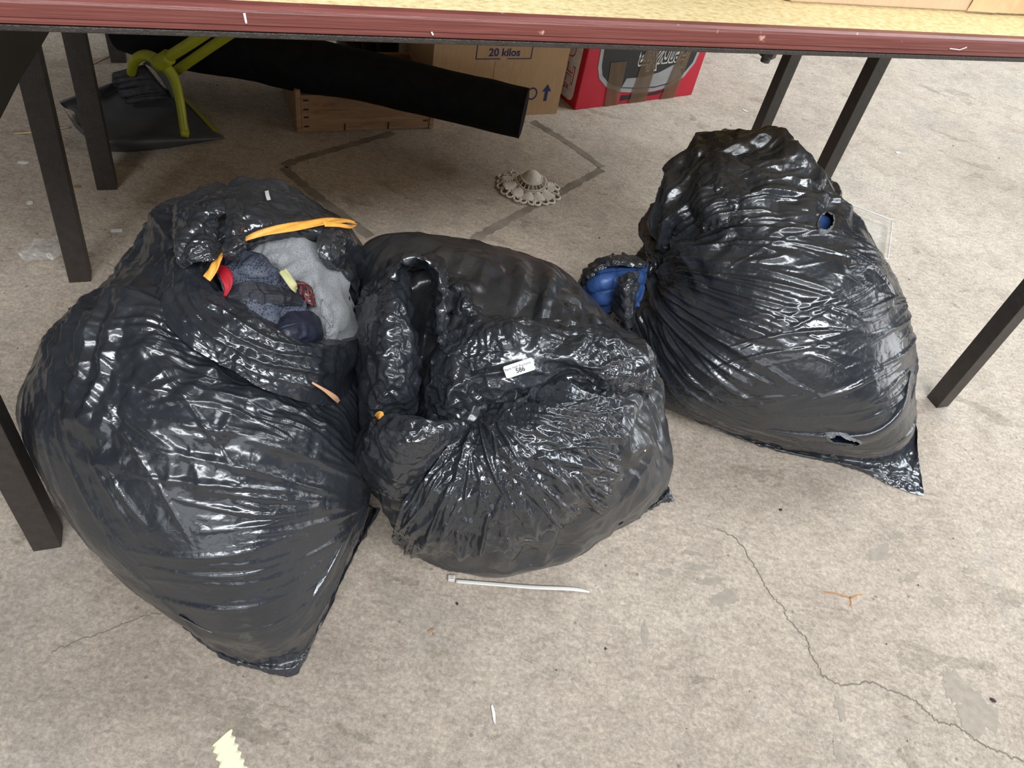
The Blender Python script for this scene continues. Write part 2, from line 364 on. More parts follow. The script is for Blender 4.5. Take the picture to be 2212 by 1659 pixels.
TAB_B = [
[191,190,190,189,190,190,191,191,192,193,193,194,194,195,196,197,198,199,200,200,201,201,200,200,200,199,199,199,199,198,198,198,198,197,197,196,195,194,193,192],
[188,186,185,184,184,185,186,188,190,191,192,193,194,196,198,200,203,205,207,208,209,209,208,207,206,205,204,203,203,203,202,202,201,200,199,198,196,194,192,190],
[186,183,181,180,181,182,183,186,189,192,193,194,196,199,203,206,210,214,218,220,221,221,219,217,214,212,211,210,209,208,208,207,206,205,203,201,198,196,193,189],
[187,182,179,177,177,179,182,185,189,193,196,197,201,205,209,215,222,228,234,236,237,235,232,227,223,220,218,217,216,215,215,214,213,211,209,206,203,200,196,192],
[193,186,180,176,176,178,182,187,191,196,200,203,207,212,219,227,237,245,252,256,259,256,248,240,233,229,226,224,223,223,222,221,220,218,216,213,210,207,203,199],
[201,195,186,180,177,179,183,189,194,201,205,209,215,222,231,243,253,266,281,285,278,268,255,245,236,232,231,231,231,230,230,229,228,226,224,221,216,212,207,204],
[203,203,197,187,183,182,186,193,199,207,212,217,224,233,245,257,272,294,305,300,284,269,250,241,238,237,237,237,238,238,238,237,236,234,232,229,225,218,212,207],
[208,204,206,200,191,189,191,198,205,213,219,225,232,244,259,272,290,315,315,298,272,256,246,240,239,240,242,244,245,246,246,245,243,241,239,238,233,227,219,213],
[213,209,207,210,203,198,198,204,211,218,226,233,241,254,268,286,313,319,309,280,261,248,241,240,240,243,247,250,253,254,254,252,250,246,245,244,244,236,229,219],
[219,214,211,212,212,209,206,210,217,224,231,239,247,261,275,298,313,310,296,267,251,241,238,238,241,246,251,256,261,262,261,258,255,251,248,248,250,248,237,230],
[229,220,216,215,216,217,214,216,222,228,235,242,251,262,276,297,303,293,268,253,241,236,235,237,242,248,254,260,269,269,268,264,258,254,249,248,250,253,250,238],
[236,228,220,217,218,222,220,221,225,231,237,243,251,261,274,284,282,265,248,240,234,232,232,236,241,249,256,264,274,274,272,269,260,256,249,245,247,248,252,248],
[243,232,226,220,219,221,223,223,226,230,235,241,248,255,264,266,257,245,238,232,228,226,228,233,240,247,256,269,275,275,273,269,260,253,247,241,241,243,245,250],
[242,235,226,222,219,219,221,223,224,228,231,235,240,246,249,246,241,234,228,224,221,221,224,229,235,243,253,266,268,270,269,265,255,247,243,235,232,233,236,238],
[228,229,225,219,217,217,217,218,220,222,224,227,230,233,233,231,228,223,219,216,215,216,218,223,229,236,245,258,258,258,258,255,246,238,234,228,224,223,225,227],
[216,216,215,214,213,210,210,211,212,213,215,216,218,219,219,218,215,212,210,208,208,209,211,214,219,226,236,240,239,240,240,239,232,225,221,220,216,213,213,214],
[202,203,203,203,202,201,201,201,202,203,203,204,205,205,205,204,203,202,200,199,199,200,201,203,207,212,212,212,212,212,212,212,212,210,207,205,206,203,202,201],
[190,190,190,190,190,190,190,190,190,191,191,192,192,192,192,191,191,190,190,189,189,189,190,191,192,192,192,191,192,192,192,192,192,191,191,191,191,192,192,191],
[178,178,178,178,178,178,178,178,178,178,178,178,178,178,178,178,178,178,178,178,178,178,178,178,178,178,178,178,178,178,178,178,178,178,178,178,178,178,178,178],
[170,170,170,170,170,170,170,170,170,170,170,170,170,170,170,170,170,170,170,170,170,170,170,170,170,170,170,170,170,170,170,170,170,170,170,170,170,170,170,170],
[166,166,166,166,166,166,166,166,166,166,166,166,166,166,166,166,166,166,166,166,166,166,166,166,166,166,166,166,166,166,166,166,166,166,166,166,166,166,166,166]]
TAB_C = [
[180,180,179,180,180,180,182,183,184,186,189,193,194,197,199,201,203,204,204,204,204,203,203,202,202,203,202,201,200,199,197,196,194,192,190,188,186,184,183,181],
[171,170,170,172,173,174,173,175,179,180,187,197,204,210,215,219,222,223,223,223,222,222,220,219,217,215,212,211,209,207,206,203,199,195,191,187,183,179,176,173],
[166,165,163,163,165,169,171,172,177,181,194,204,214,222,231,238,243,245,245,243,241,239,237,234,231,229,226,222,220,218,214,210,206,201,195,189,183,178,173,169],
[163,161,161,161,162,165,171,172,180,186,202,214,228,241,252,262,268,270,267,265,261,257,253,250,245,242,238,235,232,229,225,220,213,206,199,191,183,176,170,165],
[160,159,160,161,164,166,173,177,186,199,212,227,244,262,276,283,286,287,285,282,276,271,265,261,257,253,250,247,243,239,235,229,222,214,205,195,186,177,170,164],
[162,160,161,164,168,171,176,184,195,209,223,242,263,281,290,298,304,305,302,295,288,281,274,270,266,263,260,257,253,249,245,238,231,222,212,201,190,180,172,165],
[166,164,165,169,174,180,185,194,203,220,237,256,278,291,303,314,318,316,306,292,284,279,276,273,271,270,268,265,262,259,254,248,241,232,222,211,199,187,177,170],
[172,171,173,177,182,190,196,207,215,232,248,270,285,299,313,320,317,304,294,287,281,277,275,275,275,275,274,273,270,268,264,259,253,244,232,219,209,198,188,178],
[184,181,183,187,193,201,209,219,227,242,258,276,290,305,317,314,300,294,285,277,274,274,276,278,280,281,280,279,277,275,274,272,265,257,248,234,219,206,199,192],
[200,197,195,199,205,213,221,230,238,250,265,279,292,304,305,295,290,279,272,270,270,274,278,284,286,286,287,285,283,282,282,285,286,278,263,251,238,223,210,204],
[210,211,211,212,217,224,231,239,246,257,268,278,289,290,287,284,275,268,265,266,271,277,284,289,290,292,293,290,287,286,286,291,300,304,297,271,255,239,227,217],
[227,221,223,225,228,234,240,246,253,260,268,275,278,279,277,270,266,262,263,267,274,283,289,291,294,299,301,293,289,288,288,293,303,318,326,312,286,260,245,236],
[241,237,234,234,238,241,245,250,255,260,265,268,270,269,266,262,260,261,264,269,280,285,287,292,299,304,306,294,288,287,286,290,300,313,331,338,319,291,264,250],
[254,247,244,243,243,245,248,251,254,257,260,261,262,260,259,258,259,261,267,274,278,279,284,293,301,308,303,290,284,282,281,283,289,302,315,333,338,321,298,273],
[272,261,251,246,245,245,247,248,250,252,254,254,255,254,254,254,258,261,264,264,267,271,280,289,296,304,291,282,275,274,272,272,277,284,296,306,320,316,309,290],
[269,260,254,248,244,242,242,242,244,245,246,246,247,248,248,249,251,251,252,254,257,263,269,277,285,284,275,267,263,261,261,260,262,265,271,279,284,285,287,279],
[249,245,241,237,235,234,233,234,234,236,236,236,236,237,237,237,238,239,241,243,245,249,250,251,251,251,250,248,247,246,246,246,244,246,248,250,250,251,251,251],
[226,226,225,224,224,223,223,223,223,224,225,225,225,225,225,226,226,226,226,226,226,226,226,226,226,226,226,226,226,226,226,226,226,226,226,226,226,226,226,226],
[210,210,210,211,211,211,211,211,211,210,210,211,211,211,211,211,211,211,211,211,211,211,211,211,210,210,210,211,211,210,211,211,211,211,211,211,210,210,210,210],
[201,201,201,201,201,201,201,201,201,201,201,201,201,201,201,201,201,201,201,201,201,201,201,201,201,201,201,201,201,201,201,201,201,201,201,201,201,201,201,201],
[196,196,196,196,196,197,197,197,197,197,197,197,197,197,197,197,197,197,197,197,197,197,197,197,197,197,197,197,197,197,197,197,196,196,196,196,196,196,196,196]]
CEN_A, CEN_B, CEN_C = np.array((-0.4, 0.66, 0.19)), np.array((0.01, 0.79, 0.17)), np.array((0.45, 1.17, 0.2))
TABS = {'A': (CEN_A, np.array(TAB_A) / 1000), 'B': (CEN_B, np.array(TAB_B) / 1000), 'C': (CEN_C, np.array(TAB_C) / 1000)}
def star_r(tab, d):
    npo, naz = tab.shape; d = d / np.linalg.norm(d, axis=-1, keepdims=True)
    fa = (np.arctan2(d[..., 1], d[..., 0]) / (2 * np.pi) * naz) % naz; fp = np.arccos(np.clip(d[..., 2], -1, 1)) / np.pi * npo - .5
    ia = np.floor(fa).astype(int); ip = np.floor(fp).astype(int); wa = bspl(fa - ia); wp = bspl(fp - ip); out = 0
    for i in range(4):
        j = ip + i - 1; sh = (j < 0) | (j >= npo); jj = np.where(j < 0, -1 - j, np.where(j >= npo, 2 * npo - 1 - j, j))
        for k in range(4):
            out = out + wp[..., i] * wa[..., k] * tab[jj, (ia + k - 1 + np.where(sh, naz // 2, 0)) % naz]
    return out

# ------------------------------------------------------------------ film relaxation (slack film buckling over its contents)
def cs_edges(n):
    """grid edges of the cube sphere in colours that share no vertex"""
    cols = []
    base = np.arange(6)[:, None, None] * n * n
    idx = (np.arange(n)[:, None] * n + np.arange(n)[None])[None] + base
    for par in (0, 1):
        cols.append((idx[:, par:n - 1:2, :], idx[:, par + 1:n:2, :]))
        cols.append((idx[:, :, par:n - 1:2], idx[:, :, par + 1:n:2]))
        cols.append((idx[:, par:n - 1:2, :-1], idx[:, par + 1:n:2, 1:]))
        cols.append((idx[:, par:n - 1:2, 1:], idx[:, par + 1:n:2, :-1]))
    return cols
def relax(p0, n0, cols, nb, slack, start, iters, lo, hi, bend, pull, tang):
    p0, n0, start = p0.astype(np.float32), n0.astype(np.float32), start.astype(np.float32); lo, hi = np.asarray(lo, np.float32), np.asarray(hi, np.float32)
    x = start.copy(); E = []
    for i, j in cols:
        d = start[j] - start[i]; L = np.linalg.norm(d, axis=1)
        d0 = p0[j] - p0[i]; t = d0 / np.maximum(np.linalg.norm(d0, axis=1), 1e-9)[:, None]
        E.append((i, j, (L * (1 + slack((p0[i] + p0[j]) * .5, t, i, 0))).astype(np.float32)))
    for it in range(iters):
        for i, j, L in E:
            d = x[j] - x[i]; l = np.sqrt((d * d).sum(1)) + 1e-9
            c = d * (0.42 * (l - L) / l)[:, None]
            x[i] += c; x[j] -= c
        lap = x[nb].mean(1) - x
        x += bend * (lap - lap[nb].mean(1))
        q = x - p0; dn = (q * n0).sum(1)
        q -= dn[:, None] * n0
        x = p0 + q * tang + (np.clip(dn * pull, lo, hi))[:, None] * n0
        x[:, 2] = np.maximum(x[:, 2], 0.002)
    return x
def cube_sphere(n):
    a = np.tan(np.linspace(-1, 1, n) * np.pi / 4); u, v = np.meshgrid(a, a, indexing='ij'); o = np.ones_like(u)
    vs_, fs = [], []; k = 0
    for q in ((o, u, v), (-o, v, u), (v, o, u), (u, -o, v), (u, v, o), (v, u, -o)):
        vs_.append(np.stack(q, -1).reshape(-1, 3)); fs.append(grid_faces(n, n, False, k)); k += n * n
    V = np.vstack(vs_); F = np.vstack(fs); V /= np.linalg.norm(V, axis=1, keepdims=True)
    _, first, inv = np.unique(np.round(V, 6), axis=0, return_index=True, return_inverse=True); inv = inv.ravel()
    cols = [(inv[i.ravel()], inv[j.ravel()]) for i, j in cs_edges(n)]
    V = V[first]; F = inv[F]; LV_MAPS[n] = (inv.reshape(6, n, n), first)
    flip = (np.cross(V[F[:, 2]] - V[F[:, 0]], V[F[:, 3]] - V[F[:, 1]]) * V[F[:, 0]]).sum(1) < 0
    F[flip] = F[flip][:, ::-1]
    return V, F, cols, neighbours(F, len(V))
def neighbours(F, nv):
    e = np.unique(np.sort(np.vstack([F[:, [0, 1]], F[:, [1, 2]], F[:, [2, 3]], F[:, [3, 0]]]), 1), axis=0)
    a_, b_ = np.concatenate([e[:, 0], e[:, 1]]), np.concatenate([e[:, 1], e[:, 0]])
    o_ = np.argsort(a_, kind='stable'); a_, b_ = a_[o_], b_[o_]
    st = np.searchsorted(a_, np.arange(nv)); cnt = np.bincount(a_, minlength=nv)
    return b_[st[:, None] + np.minimum(np.arange(4)[None], cnt[:, None] - 1)]
LV_MAPS = {}
LEVELS = [28, 55, 109, 217]
LV = {n: cube_sphere(n) for n in LEVELS}
CS_V, CS_F = LV[217][:2]
def upsample(q, n):
    """offsets on the n-grid carried to the (2n-1)-grid of the same cube sphere"""
    g = q[LV_MAPS[n][0]]; m = 2 * n - 1; o = np.zeros((6, m, m, 3))
    o[:, ::2, ::2] = g; o[:, 1::2, ::2] = (g[:, :-1] + g[:, 1:]) / 2
    o[:, :, 1::2] = (o[:, :, :-1:2] + o[:, :, 2::2]) / 2
    return o.reshape(-1, 3)[LV_MAPS[m][1]]
def ridges(p, along, across, scale, seed, st=0.2, w=0.14, sharp=1.4):
    """thin pointed creases that run along one direction, start and end"""
    al, ac = unit(along), unit(across); q = np.stack([p @ al * st, p @ ac, p @ np.cross(al, ac)], -1)
    n = perlin(q * scale, seed) + 0.35 * perlin(q * scale * 2.3, seed + 1)
    m = sstep(-.15, .3, perlin(q * scale * np.array([2.2, .55, .55]), seed + 2))
    return np.maximum(0, 1 - np.abs(n) / w) ** sharp * m
def streaks(p, nn, weight, dirfn, count, L, w, A, seed, jit=.08):
    """straight tension folds: tapering pointed ridges scattered over a zone of the film"""
    rng = np.random.default_rng(seed); wt = weight + 1e-9; h = np.zeros(len(p)); od = np.argsort(p[:, 0]); sx = p[od, 0]
    for k in rng.choice(len(p), count, p=wt / wt.sum()):
        c, n = p[k], nn[k]; d = dirfn(c); d = d - n * (d @ n); d /= max(np.linalg.norm(d), 1e-6)
        d = d + np.cross(n, d) * rng.normal(0, jit); d /= np.linalg.norm(d); b = np.cross(n, d)
        l = rng.uniform(*L); ww = rng.uniform(*w); aa = rng.uniform(*A); cv = rng.normal(0, .10)
        m = od[np.searchsorted(sx, c[0] - l):np.searchsorted(sx, c[0] + l)]; m = m[(np.abs(p[m, 1] - c[1]) < l) & (np.abs(p[m, 2] - c[2]) < l)]; q = p[m] - c; a = q @ d; bb = q @ b + cv * a * a / l
        t = np.maximum(0, 1 - (a / l) ** 2)
        h[m] = np.maximum(h[m], aa * np.maximum(0, 1 - np.abs(bb) / (ww * (.35 + .65 * t) + 1e-6)) ** 1.25 * t ** .6 * (np.abs(q @ n) < .05) * np.maximum(0, nn[m] @ n))
    return h
def crinkle(p, scale, seed, w=.16):
    """pointed ridges and valleys in all directions, as in scrunched film"""
    q = p * scale; q = q + .4 * np.stack([perlin(q * .8, seed + 7), perlin(q * .8, seed + 8), perlin(q * .8, seed + 9)], -1)
    a, b = np.abs(perlin(q, seed)), np.abs(perlin(q * 1.27 + 5.3, seed + 1))
    c, d = np.abs(perlin(q * 2.1, seed + 2)), np.abs(perlin(q * 2.6 + 3.1, seed + 3))
    return (a - b) * 1.6 + (c - d) * .75
def film(key, dent, slack, seed_h, fine_h, coarse=1.0, iters=(54, 36, 20, 5), keep=None, lo=-0.004, hi=0.034):
    """relax the film from coarse to fine; each finer grid gets a little slack of its own"""
    q = None
    for k, n in enumerate(LEVELS):
        V, F, cols, nb = LV[n]
        p, nr = body(key, dent, n)
        if keep: p = keep_out(p, keep, .004); nr = normals(p, F)
        h = seed_h(p, nr, k)
        if k == 3: h = h + fine_h(p, nr)
        start = p + nr * h[:, None] + (0 if q is None else upsample(q, LEVELS[k - 1]))
        f = (coarse, .45, .25, .08)[k]
        x = relax(p, nr, cols, nb, (lambda m, t, i, a: f * slack(m, t, nr[i], a)), start, iters[k], lo, hi, (.10, .12, .12, .05)[k], (.994, .997, .999, 1)[k], .99)
        q = x - p
    return x
def unit(v): v = np.array(v, float); return v / np.linalg.norm(v)
def body(key, dent=None, n=217):
    V, F = LV[n][:2]; c, tab = TABS[key]; r = star_r(tab, V); p = c + V * r[:, None]
    if dent is not None: p = dent(p)
    p[:, 2] = np.maximum(p[:, 2], 0.003)
    return p, normals(p, F)
def keep_out(p, key, gap=0.003):
    """push points that fall inside another bag's body back out of it"""
    c, tab = TABS[key]; q = p - c; d = np.linalg.norm(q, axis=1); r = star_r(tab, q) + gap
    k = np.where(d < r, r / np.maximum(d, 1e-6), 1.0); return c + q * k[:, None]
def smooth_sub(o, lv=1):
    md = o.modifiers.new('subdivision', 'SUBSURF'); md.levels = md.render_levels = lv; return o
def stretch_noise(p, along, across, scale, seed, st=0.2):
    al, ac = unit(along), unit(across); q = np.stack([p @ al * st, p @ ac, p @ np.cross(al, ac)], -1)
    return perlin(q * scale, seed)
CX, CY = np.array(cx), np.array(cy)   # the film's long folds lie along CX on the left bag

bagA = empty('bin_bag', (-0.40, 0.66, 0)); tag(bagA, 'open black bin bag by the left table leg, full of clothes', 'bin bag')
bagB = empty('bin_bag', (0.01, 0.79, 0)); tag(bagB, 'crumpled black bin bag in the middle with a white lot label', 'bin bag')
bagC = empty('bin_bag', (0.45, 1.17, 0)); tag(bagC, 'knotted black bin bag on the right with torn holes', 'bin bag')

MOUTH_A = np.array((-0.2867,0.6577,0.3969))
def film_A():
    def dent(p):
        d = np.linalg.norm((p - MOUTH_A) * np.array([1, .85, .6]), axis=1)
        p = p.copy(); p[:, 2] -= 0.05 * (1 - sstep(.05, .16, d)); return p
    al2, ac2 = unit([.55, -.35, -.76]), unit([.75, .1, .6]); acf = unit(CY + .05 * CX)
    def zones(m, nn):
        left = sstep(0.1, 0.5, nn @ unit([-.8, -.25, .35])); front = sstep(-0.3, 0.25, nn @ unit([0.35, -0.85, 0.2])) * (1 - left)
        return front, left, sstep(.25, .34, m[:, 2])
    def slack(m, t, nn, lev):
        front, left, top = zones(m, nn)
        s = front * (0.006 + 0.028 * sstep(-.1, .4, stretch_noise(m, CX, CY, 6, 301, .5)) + .05 * sstep(.22, .3, m[:, 2])) * (t @ acf) ** 2
        s = s + left * (0.008 + 0.04 * sstep(-.2, .3, stretch_noise(m, al2, ac2, 7, 303, .4))) * (t @ ac2) ** 2
        return s + top * 0.06 * sstep(-.2, .3, perlin(m * 9, 305))
    def seed_h(p, nn, k):
        return (.006, .003, .0012, 0)[k] * stretch_noise(p, CX, CY, (10, 20, 40, 60)[k], 311 + k, .25)
    def fine(p, nn):
        front, left, top = zones(p, nn)
        pin = np.array((-0.1312,0.5796,0.1400)); fan = np.array((-0.4666,0.4593,0.2991))
        tod = lambda c: unit(.75 * unit(pin - c) + .5 * CX)
        h = streaks(p, nn, front * (p[:, 2] > .05), tod, 120, (.04, .13), (.0045, .0075), (.0018, .0042), 351) + .6 * streaks(p, nn, front * (p[:, 2] > .05), tod, 160, (.02, .06), (.0035, .005), (.001, .0022), 352)
        h = h + streaks(p, nn, left * (p[:, 2] > .06), lambda c: unit(.5 * unit(c - fan) + al2), 80, (.03, .11), (.0045, .007), (.0015, .0035), 353)
        return h + .0035 * top * crinkle(p, 17, 355) + .0006 * crinkle(p, 22, 356)
    return film('A', dent, slack, seed_h, fine)
def film_B():
    def zones(m):
        back = sstep(.80, .92, m[:, 1]) * sstep(.08, .2, m[:, 2]); low = (1 - sstep(.08, .16, m[:, 2])) * (1 - back)
        return back, low, (1 - back) * (1 - low)
    def slack(m, t, nn, lev):
        back, low, mid = zones(m)
        s = mid * (0.02 + 0.10 * sstep(-.3, .25, perlin(m * 8, 321)))
        s = s + back * .022 * sstep(-.1, .4, perlin(m * 6, 322)) * (t @ unit([.7, .7, 0.1])) ** 2
        return s + low * .07 * sstep(-.2, .4, perlin(m * 7, 323)) * (t @ unit([.05, .3, .95])) ** 2
    def seed_h(p, nn, k): return (.006, .003, .0012, 0)[k] * perlin(p * (9, 18, 36, 60)[k], 331 + k) * (1 - .7 * zones(p)[0])
    def fine(p, nn):
        back, low, mid = zones(p)
        return .004 * mid * crinkle(p, 13, 361) + streaks(p, nn, back, lambda c: unit([.6, -.75, .2]), 40, (.03, .10), (.004, .007), (.0012, .003), 362) + back * .0008 * crinkle(p, 16, 364) + streaks(p, nn, low, lambda c: unit([.95, .15, .12]), 60, (.04, .14), (.0045, .008), (.0018, .004), 363)
    SL0, SL1 = np.array((-0.1213,0.7259,0.3584)), np.array((-0.1121,0.6117,0.2774))
    def dent(p):
        a = SL1 - SL0; t = np.clip(((p - SL0) @ a) / (a @ a), 0, 1); d = np.linalg.norm(p - SL0 - t[:, None] * a, axis=1)
        return p + unit([.05, .55, -.8]) * (.055 * (1 - sstep(.008, .034, d)))[:, None]
    return film('B', dent, slack, seed_h, fine, 1.0, keep='A')
KNOT = np.array((0.1822,1.1054,0.2321))
def film_C():
    ax = unit(KNOT - CEN_C); e1 = unit(np.cross(ax, [0, 0, 1])); e2 = np.cross(ax, e1)
    def dent(p):
        d = np.linalg.norm(p - KNOT, axis=1); return p - ax * (0.028 * np.exp(-(d / .05) ** 2) - .012 * np.exp(-(d / .018) ** 2))[:, None]
    dg, ac = unit([.86, .36, .36]), unit([-.3, .45, .84])
    def zones(m):
        ds = np.linalg.norm(m - KNOT, axis=1); near = 1 - sstep(.16, .40, ds + .06 * perlin(m * 7, 340))
        top = sstep(1.06, 1.16, m[:, 1] - .35 * (m[:, 0] - .42)) * sstep(.12, .24, m[:, 2])
        return ds, near, top
    def slack(m, t, nn, lev):
        ds, near, top = zones(m); d = m - KNOT; rad = d / np.maximum(ds, 1e-6)[:, None]
        circ = np.cross(ax, rad); circ /= np.maximum(np.linalg.norm(circ, axis=1, keepdims=True), 1e-6)
        s = near * (0.06 + 0.45 * np.exp(-ds / .06)) * ((t * circ).sum(1)) ** 2
        s = s + (1 - near) * (1 - top) * (.008 + .05 * sstep(-.2, .4, stretch_noise(m, dg, ac, 6, 341, .5))) * (t @ ac) ** 2
        return s + top * (0.015 + 0.09 * sstep(-.3, .2, perlin(m * 7, 343)))
    def seed_h(p, nn, k):
        ds, near, top = zones(p)
        return (.006, .003, .0012, 0)[k] * ((1 - near) * stretch_noise(p, dg, ac, (9, 18, 36, 60)[k], 345 + k, .25) + top * perlin(p * (9, 18, 36, 60)[k], 349))
    def fine(p, nn):
        ds, near, top = zones(p); d = p - KNOT; ang = np.arctan2(d @ e2, d @ e1)
        q = np.stack([np.cos(ang), np.sin(ang), ds * .5], -1)
        def line(k, sd, w): return np.maximum(0, 1 - np.abs(perlin(q * k, sd)) / w) ** 1.2
        fade = sstep(.02, .07, ds) * near
        h = fade * (.0050 * line(8, 371, .22) * np.minimum(1, ds / .10) + .0065 * line(5, 372, .16) * np.minimum(1, ds / .12) + .003 * line(13, 378, .3) * (1 - sstep(.08, .2, ds)))
        z_ = (1 - near) * (1 - top) * (p[:, 2] > .04)
        h = h + streaks(p, nn, z_, lambda c: dg, 110, (.05, .14), (.0045, .0075), (.0018, .0042), 373) + .6 * streaks(p, nn, z_, lambda c: dg, 140, (.02, .07), (.0035, .005), (.001, .0022), 374)
        h = np.maximum(h, streaks(p, nn, near * (ds > .05), lambda c: unit(c - KNOT), 150, (.03, .09), (.004, .0065), (.0018, .0042), 379, .03))
        return h + top * (.0075 * crinkle(p, 8, 375) + .0025 * crinkle(p, 19, 381)) + .0006 * crinkle(p, 22, 376)
    return film('C', dent, slack, seed_h, fine, keep='B')
xA, xB, xC = film_A(), film_B(), film_C()
mesh_np('body', xA, CS_F, MAT_FILM, bagA)
mesh_np('body', xB, CS_F, MAT_FILM_DUSTY, bagB)
HOLES = [(np.array((0.4136,1.0754,0.4038)), unit(np.array((0.4294,1.1234,0.4055)) - np.array((0.4071,1.0563,0.4001))), 0.027, .0105), (np.array((0.5391,0.8867,0.1479)), unit(np.array((0.5669,0.8898,0.1437)) - np.array((0.5150,0.8862,0.1469))), 0.025, .0115)]
def hole_d(x, k):
    c, al, a, b = HOLES[k]; q = x - c; l = q @ al; w = np.linalg.norm(q - l[:, None] * al, axis=1)
    return np.sqrt((l / a) ** 2 + (w / b) ** 2) * (1 + .08 * perlin(x * 110, 950 + k))
fcx = xC[CS_F].mean(1); keepf = (hole_d(fcx, 0) > 1.05) & (hole_d(fcx, 1) > 1.05)
mesh_np('body', xC, CS_F[keepf], MAT_FILM, bagC)
def compact(x, f): k, inv = np.unique(f, return_inverse=True); return x[k], inv.reshape(f.shape)
MAT_TORN = simple('stretched_torn_film', (.13, .135, .14), .45, .5, .5, 300)

# ------------------------------------------------------------------ things behind the bags
def text_mesh(name, body, size, m, parent, mat4, extrude=0.0002, offset=0.0, bold=False, shear=0.0, space=1.0):
    cu = bpy.data.curves.new(name, 'FONT'); cu.body = body; cu.size = size; cu.extrude = extrude; cu.offset = offset
    cu.align_x = 'CENTER'; cu.align_y = 'CENTER'; cu.shear = shear; cu.resolution_u = 4; cu.space_character = space
    t = bpy.data.objects.new(name, cu); C.objects.link(t)
    me = bpy.data.meshes.new_from_object(t); bpy.data.objects.remove(t); me.name = name
    me.materials.clear(); me.materials.append(m)
    o = link(bpy.data.objects.new(name, me), parent); o.matrix_local = mat4; return o
def face_frame(x, y, z, ax=(1, 0, 0), up=(0, 0, 1), rot=0.0):
    """matrix whose xy plane lies on a face: local x -> ax, local y -> up, turned in the face by rot"""
    a, u = Vector(ax), Vector(up); n = a.cross(u)
    m = Matrix((a, u, n)).transposed().to_4x4(); m.translation = (x, y, z)
    return m @ Matrix.Rotation(rot, 4, 'Z')
def plate(name, pts, m, parent, mat4, th=0.0006):
    bm = bmesh.new(); lo = [bm.verts.new((x, y, 0)) for x, y in pts]; hi = [bm.verts.new((x, y, th)) for x, y in pts]
    bm.faces.new(hi); bm.faces.new(lo[::-1]); k = len(pts)
    for i in range(k): bm.faces.new((lo[i], lo[(i + 1) % k], hi[(i + 1) % k], hi[i]))
    bmesh.ops.recalc_face_normals(bm, faces=bm.faces)
    o = bm_obj(name, bm, m, parent); o.matrix_local = mat4; return o
def rrect(x0, x1, y0, y1, r, k=5):
    out = []
    for cxx, cyy, a0 in ((x1 - r, y1 - r, 0), (x0 + r, y1 - r, 90), (x0 + r, y0 + r, 180), (x1 - r, y0 + r, 270)):
        for i in range(k + 1):
            a = math.radians(a0 + 90 * i / k); out.append((cxx + r * math.cos(a), cyy + r * math.sin(a)))
    return out

def card_mat(name, col):
    m, nt, b = new_mat(name); v = coords(nt, (1, 1, 1)); v2 = coords(nt, (14, 14, 1.2))
    n = noise_node(nt, 6, 5, 0.6, v); n2 = noise_node(nt, 14, 3, 0.5, v2)
    r = ramp(nt, n.outputs[0], [(0.3, tuple(c * .86 for c in col)), (0.7, tuple(c * 1.08 for c in col))])
    r2 = ramp(nt, n2.outputs[0], [(0.3, (.92, .92, .92)), (0.7, (1.06, 1.06, 1.06))])
    nt.links.new(mixc(nt, 1.0, r.outputs[0], r2.outputs[0], 'MULTIPLY'), b.inputs['Base Color'])
    b.inputs['Roughness'].default_value = 0.75; bump(nt, b, n2.outputs[0], 0.0006, 0.4); return m
MAT_CARD = card_mat('brown_cardboard', (0.46, 0.29, 0.15))
MAT_CARD2 = card_mat('pale_cardboard', (0.62, 0.44, 0.29))
MAT_BLUEINK = simple('blue_ink', (0.018, 0.028, 0.12), 0.6)
MAT_RED = simple('red_box_print', (0.52, 0.012, 0.035), 0.4, 0.5, .08, 12)
MAT_BLACKPRINT = simple('black_box_print', (0.018, 0.019, 0.021), 0.35, 0.5)
MAT_WHITEPRINT = simple('white_print', (0.75, 0.74, 0.72), 0.5)
MAT_SILVER = simple('silver_print', (0.36, 0.37, 0.38), 0.4, .5, .25, 9)
MAT_TAPE = simple('brown_parcel_tape', (0.16, 0.10, 0.055), 0.22, 0.6, .10, 12)
MAT_TAPE.node_tree.nodes['Principled BSDF'].inputs['Alpha'].default_value = 0.66

# cardboard box, blue print on its front
kb = empty('cardboard_box', (-0.0531,2.0537,0.0000), math.radians(31)); tag(kb, 'brown cardboard box printed 20 kilos beside the red box', 'box')
W_, D_, H_ = .378, .32, .36
t_ = .004
for nm, e in (('front_panel', (-W_, 0, 0, t_)), ('back_panel', (-W_, 0, D_ - t_, D_)), ('side_panel', (-W_, -W_ + t_, t_, D_ - t_)), ('side_panel', (-t_, 0, t_, D_ - t_))):
    pn_ = box_obj(nm, *e, 0, H_, MAT_CARD, kb, .0012)
    if nm == 'front_panel': kf = pn_
box_obj('bottom_panel', -W_ + t_, -t_, t_, D_ - t_, 0.001, t_, MAT_CARD, kb)
for x0, x1 in ((-W_, -W_ / 2 - .001), (-W_ / 2 + .001, 0)): box_obj('top_flap', x0, x1, 0, D_, H_, H_ + t_, MAT_CARD, kb)
fk = lambda x, z, r=0.0: face_frame(x, -.0004, z, rot=r)
text_mesh('printed_weight', '20 kilos', .028, MAT_BLUEINK, kf, fk(-.187, .175), offset=.0006)
for a in ((-.265, -.2625, .158, .21), (-.2625, -.197, .158, .1605), (-.177, -.109, .158, .1605), (-.1115, -.109, .158, .21)):
    plate('printed_frame', [(a[0], a[2]), (a[1], a[2]), (a[1], a[3]), (a[0], a[3])], MAT_BLUEINK, kf, fk(0, 0), .0003)
plate('printed_arrow', [(-.0045, -.024), (.0045, -.024), (.0045, .004), (.013, .004), (0, .024), (-.013, .004), (-.0045, .004)], MAT_BLUEINK, kf, fk(-.045, .064), .0003)
ring = [(.016 * math.cos(a), .018 * math.sin(a)) for a in np.linspace(0, 6.28, 24, endpoint=False)]
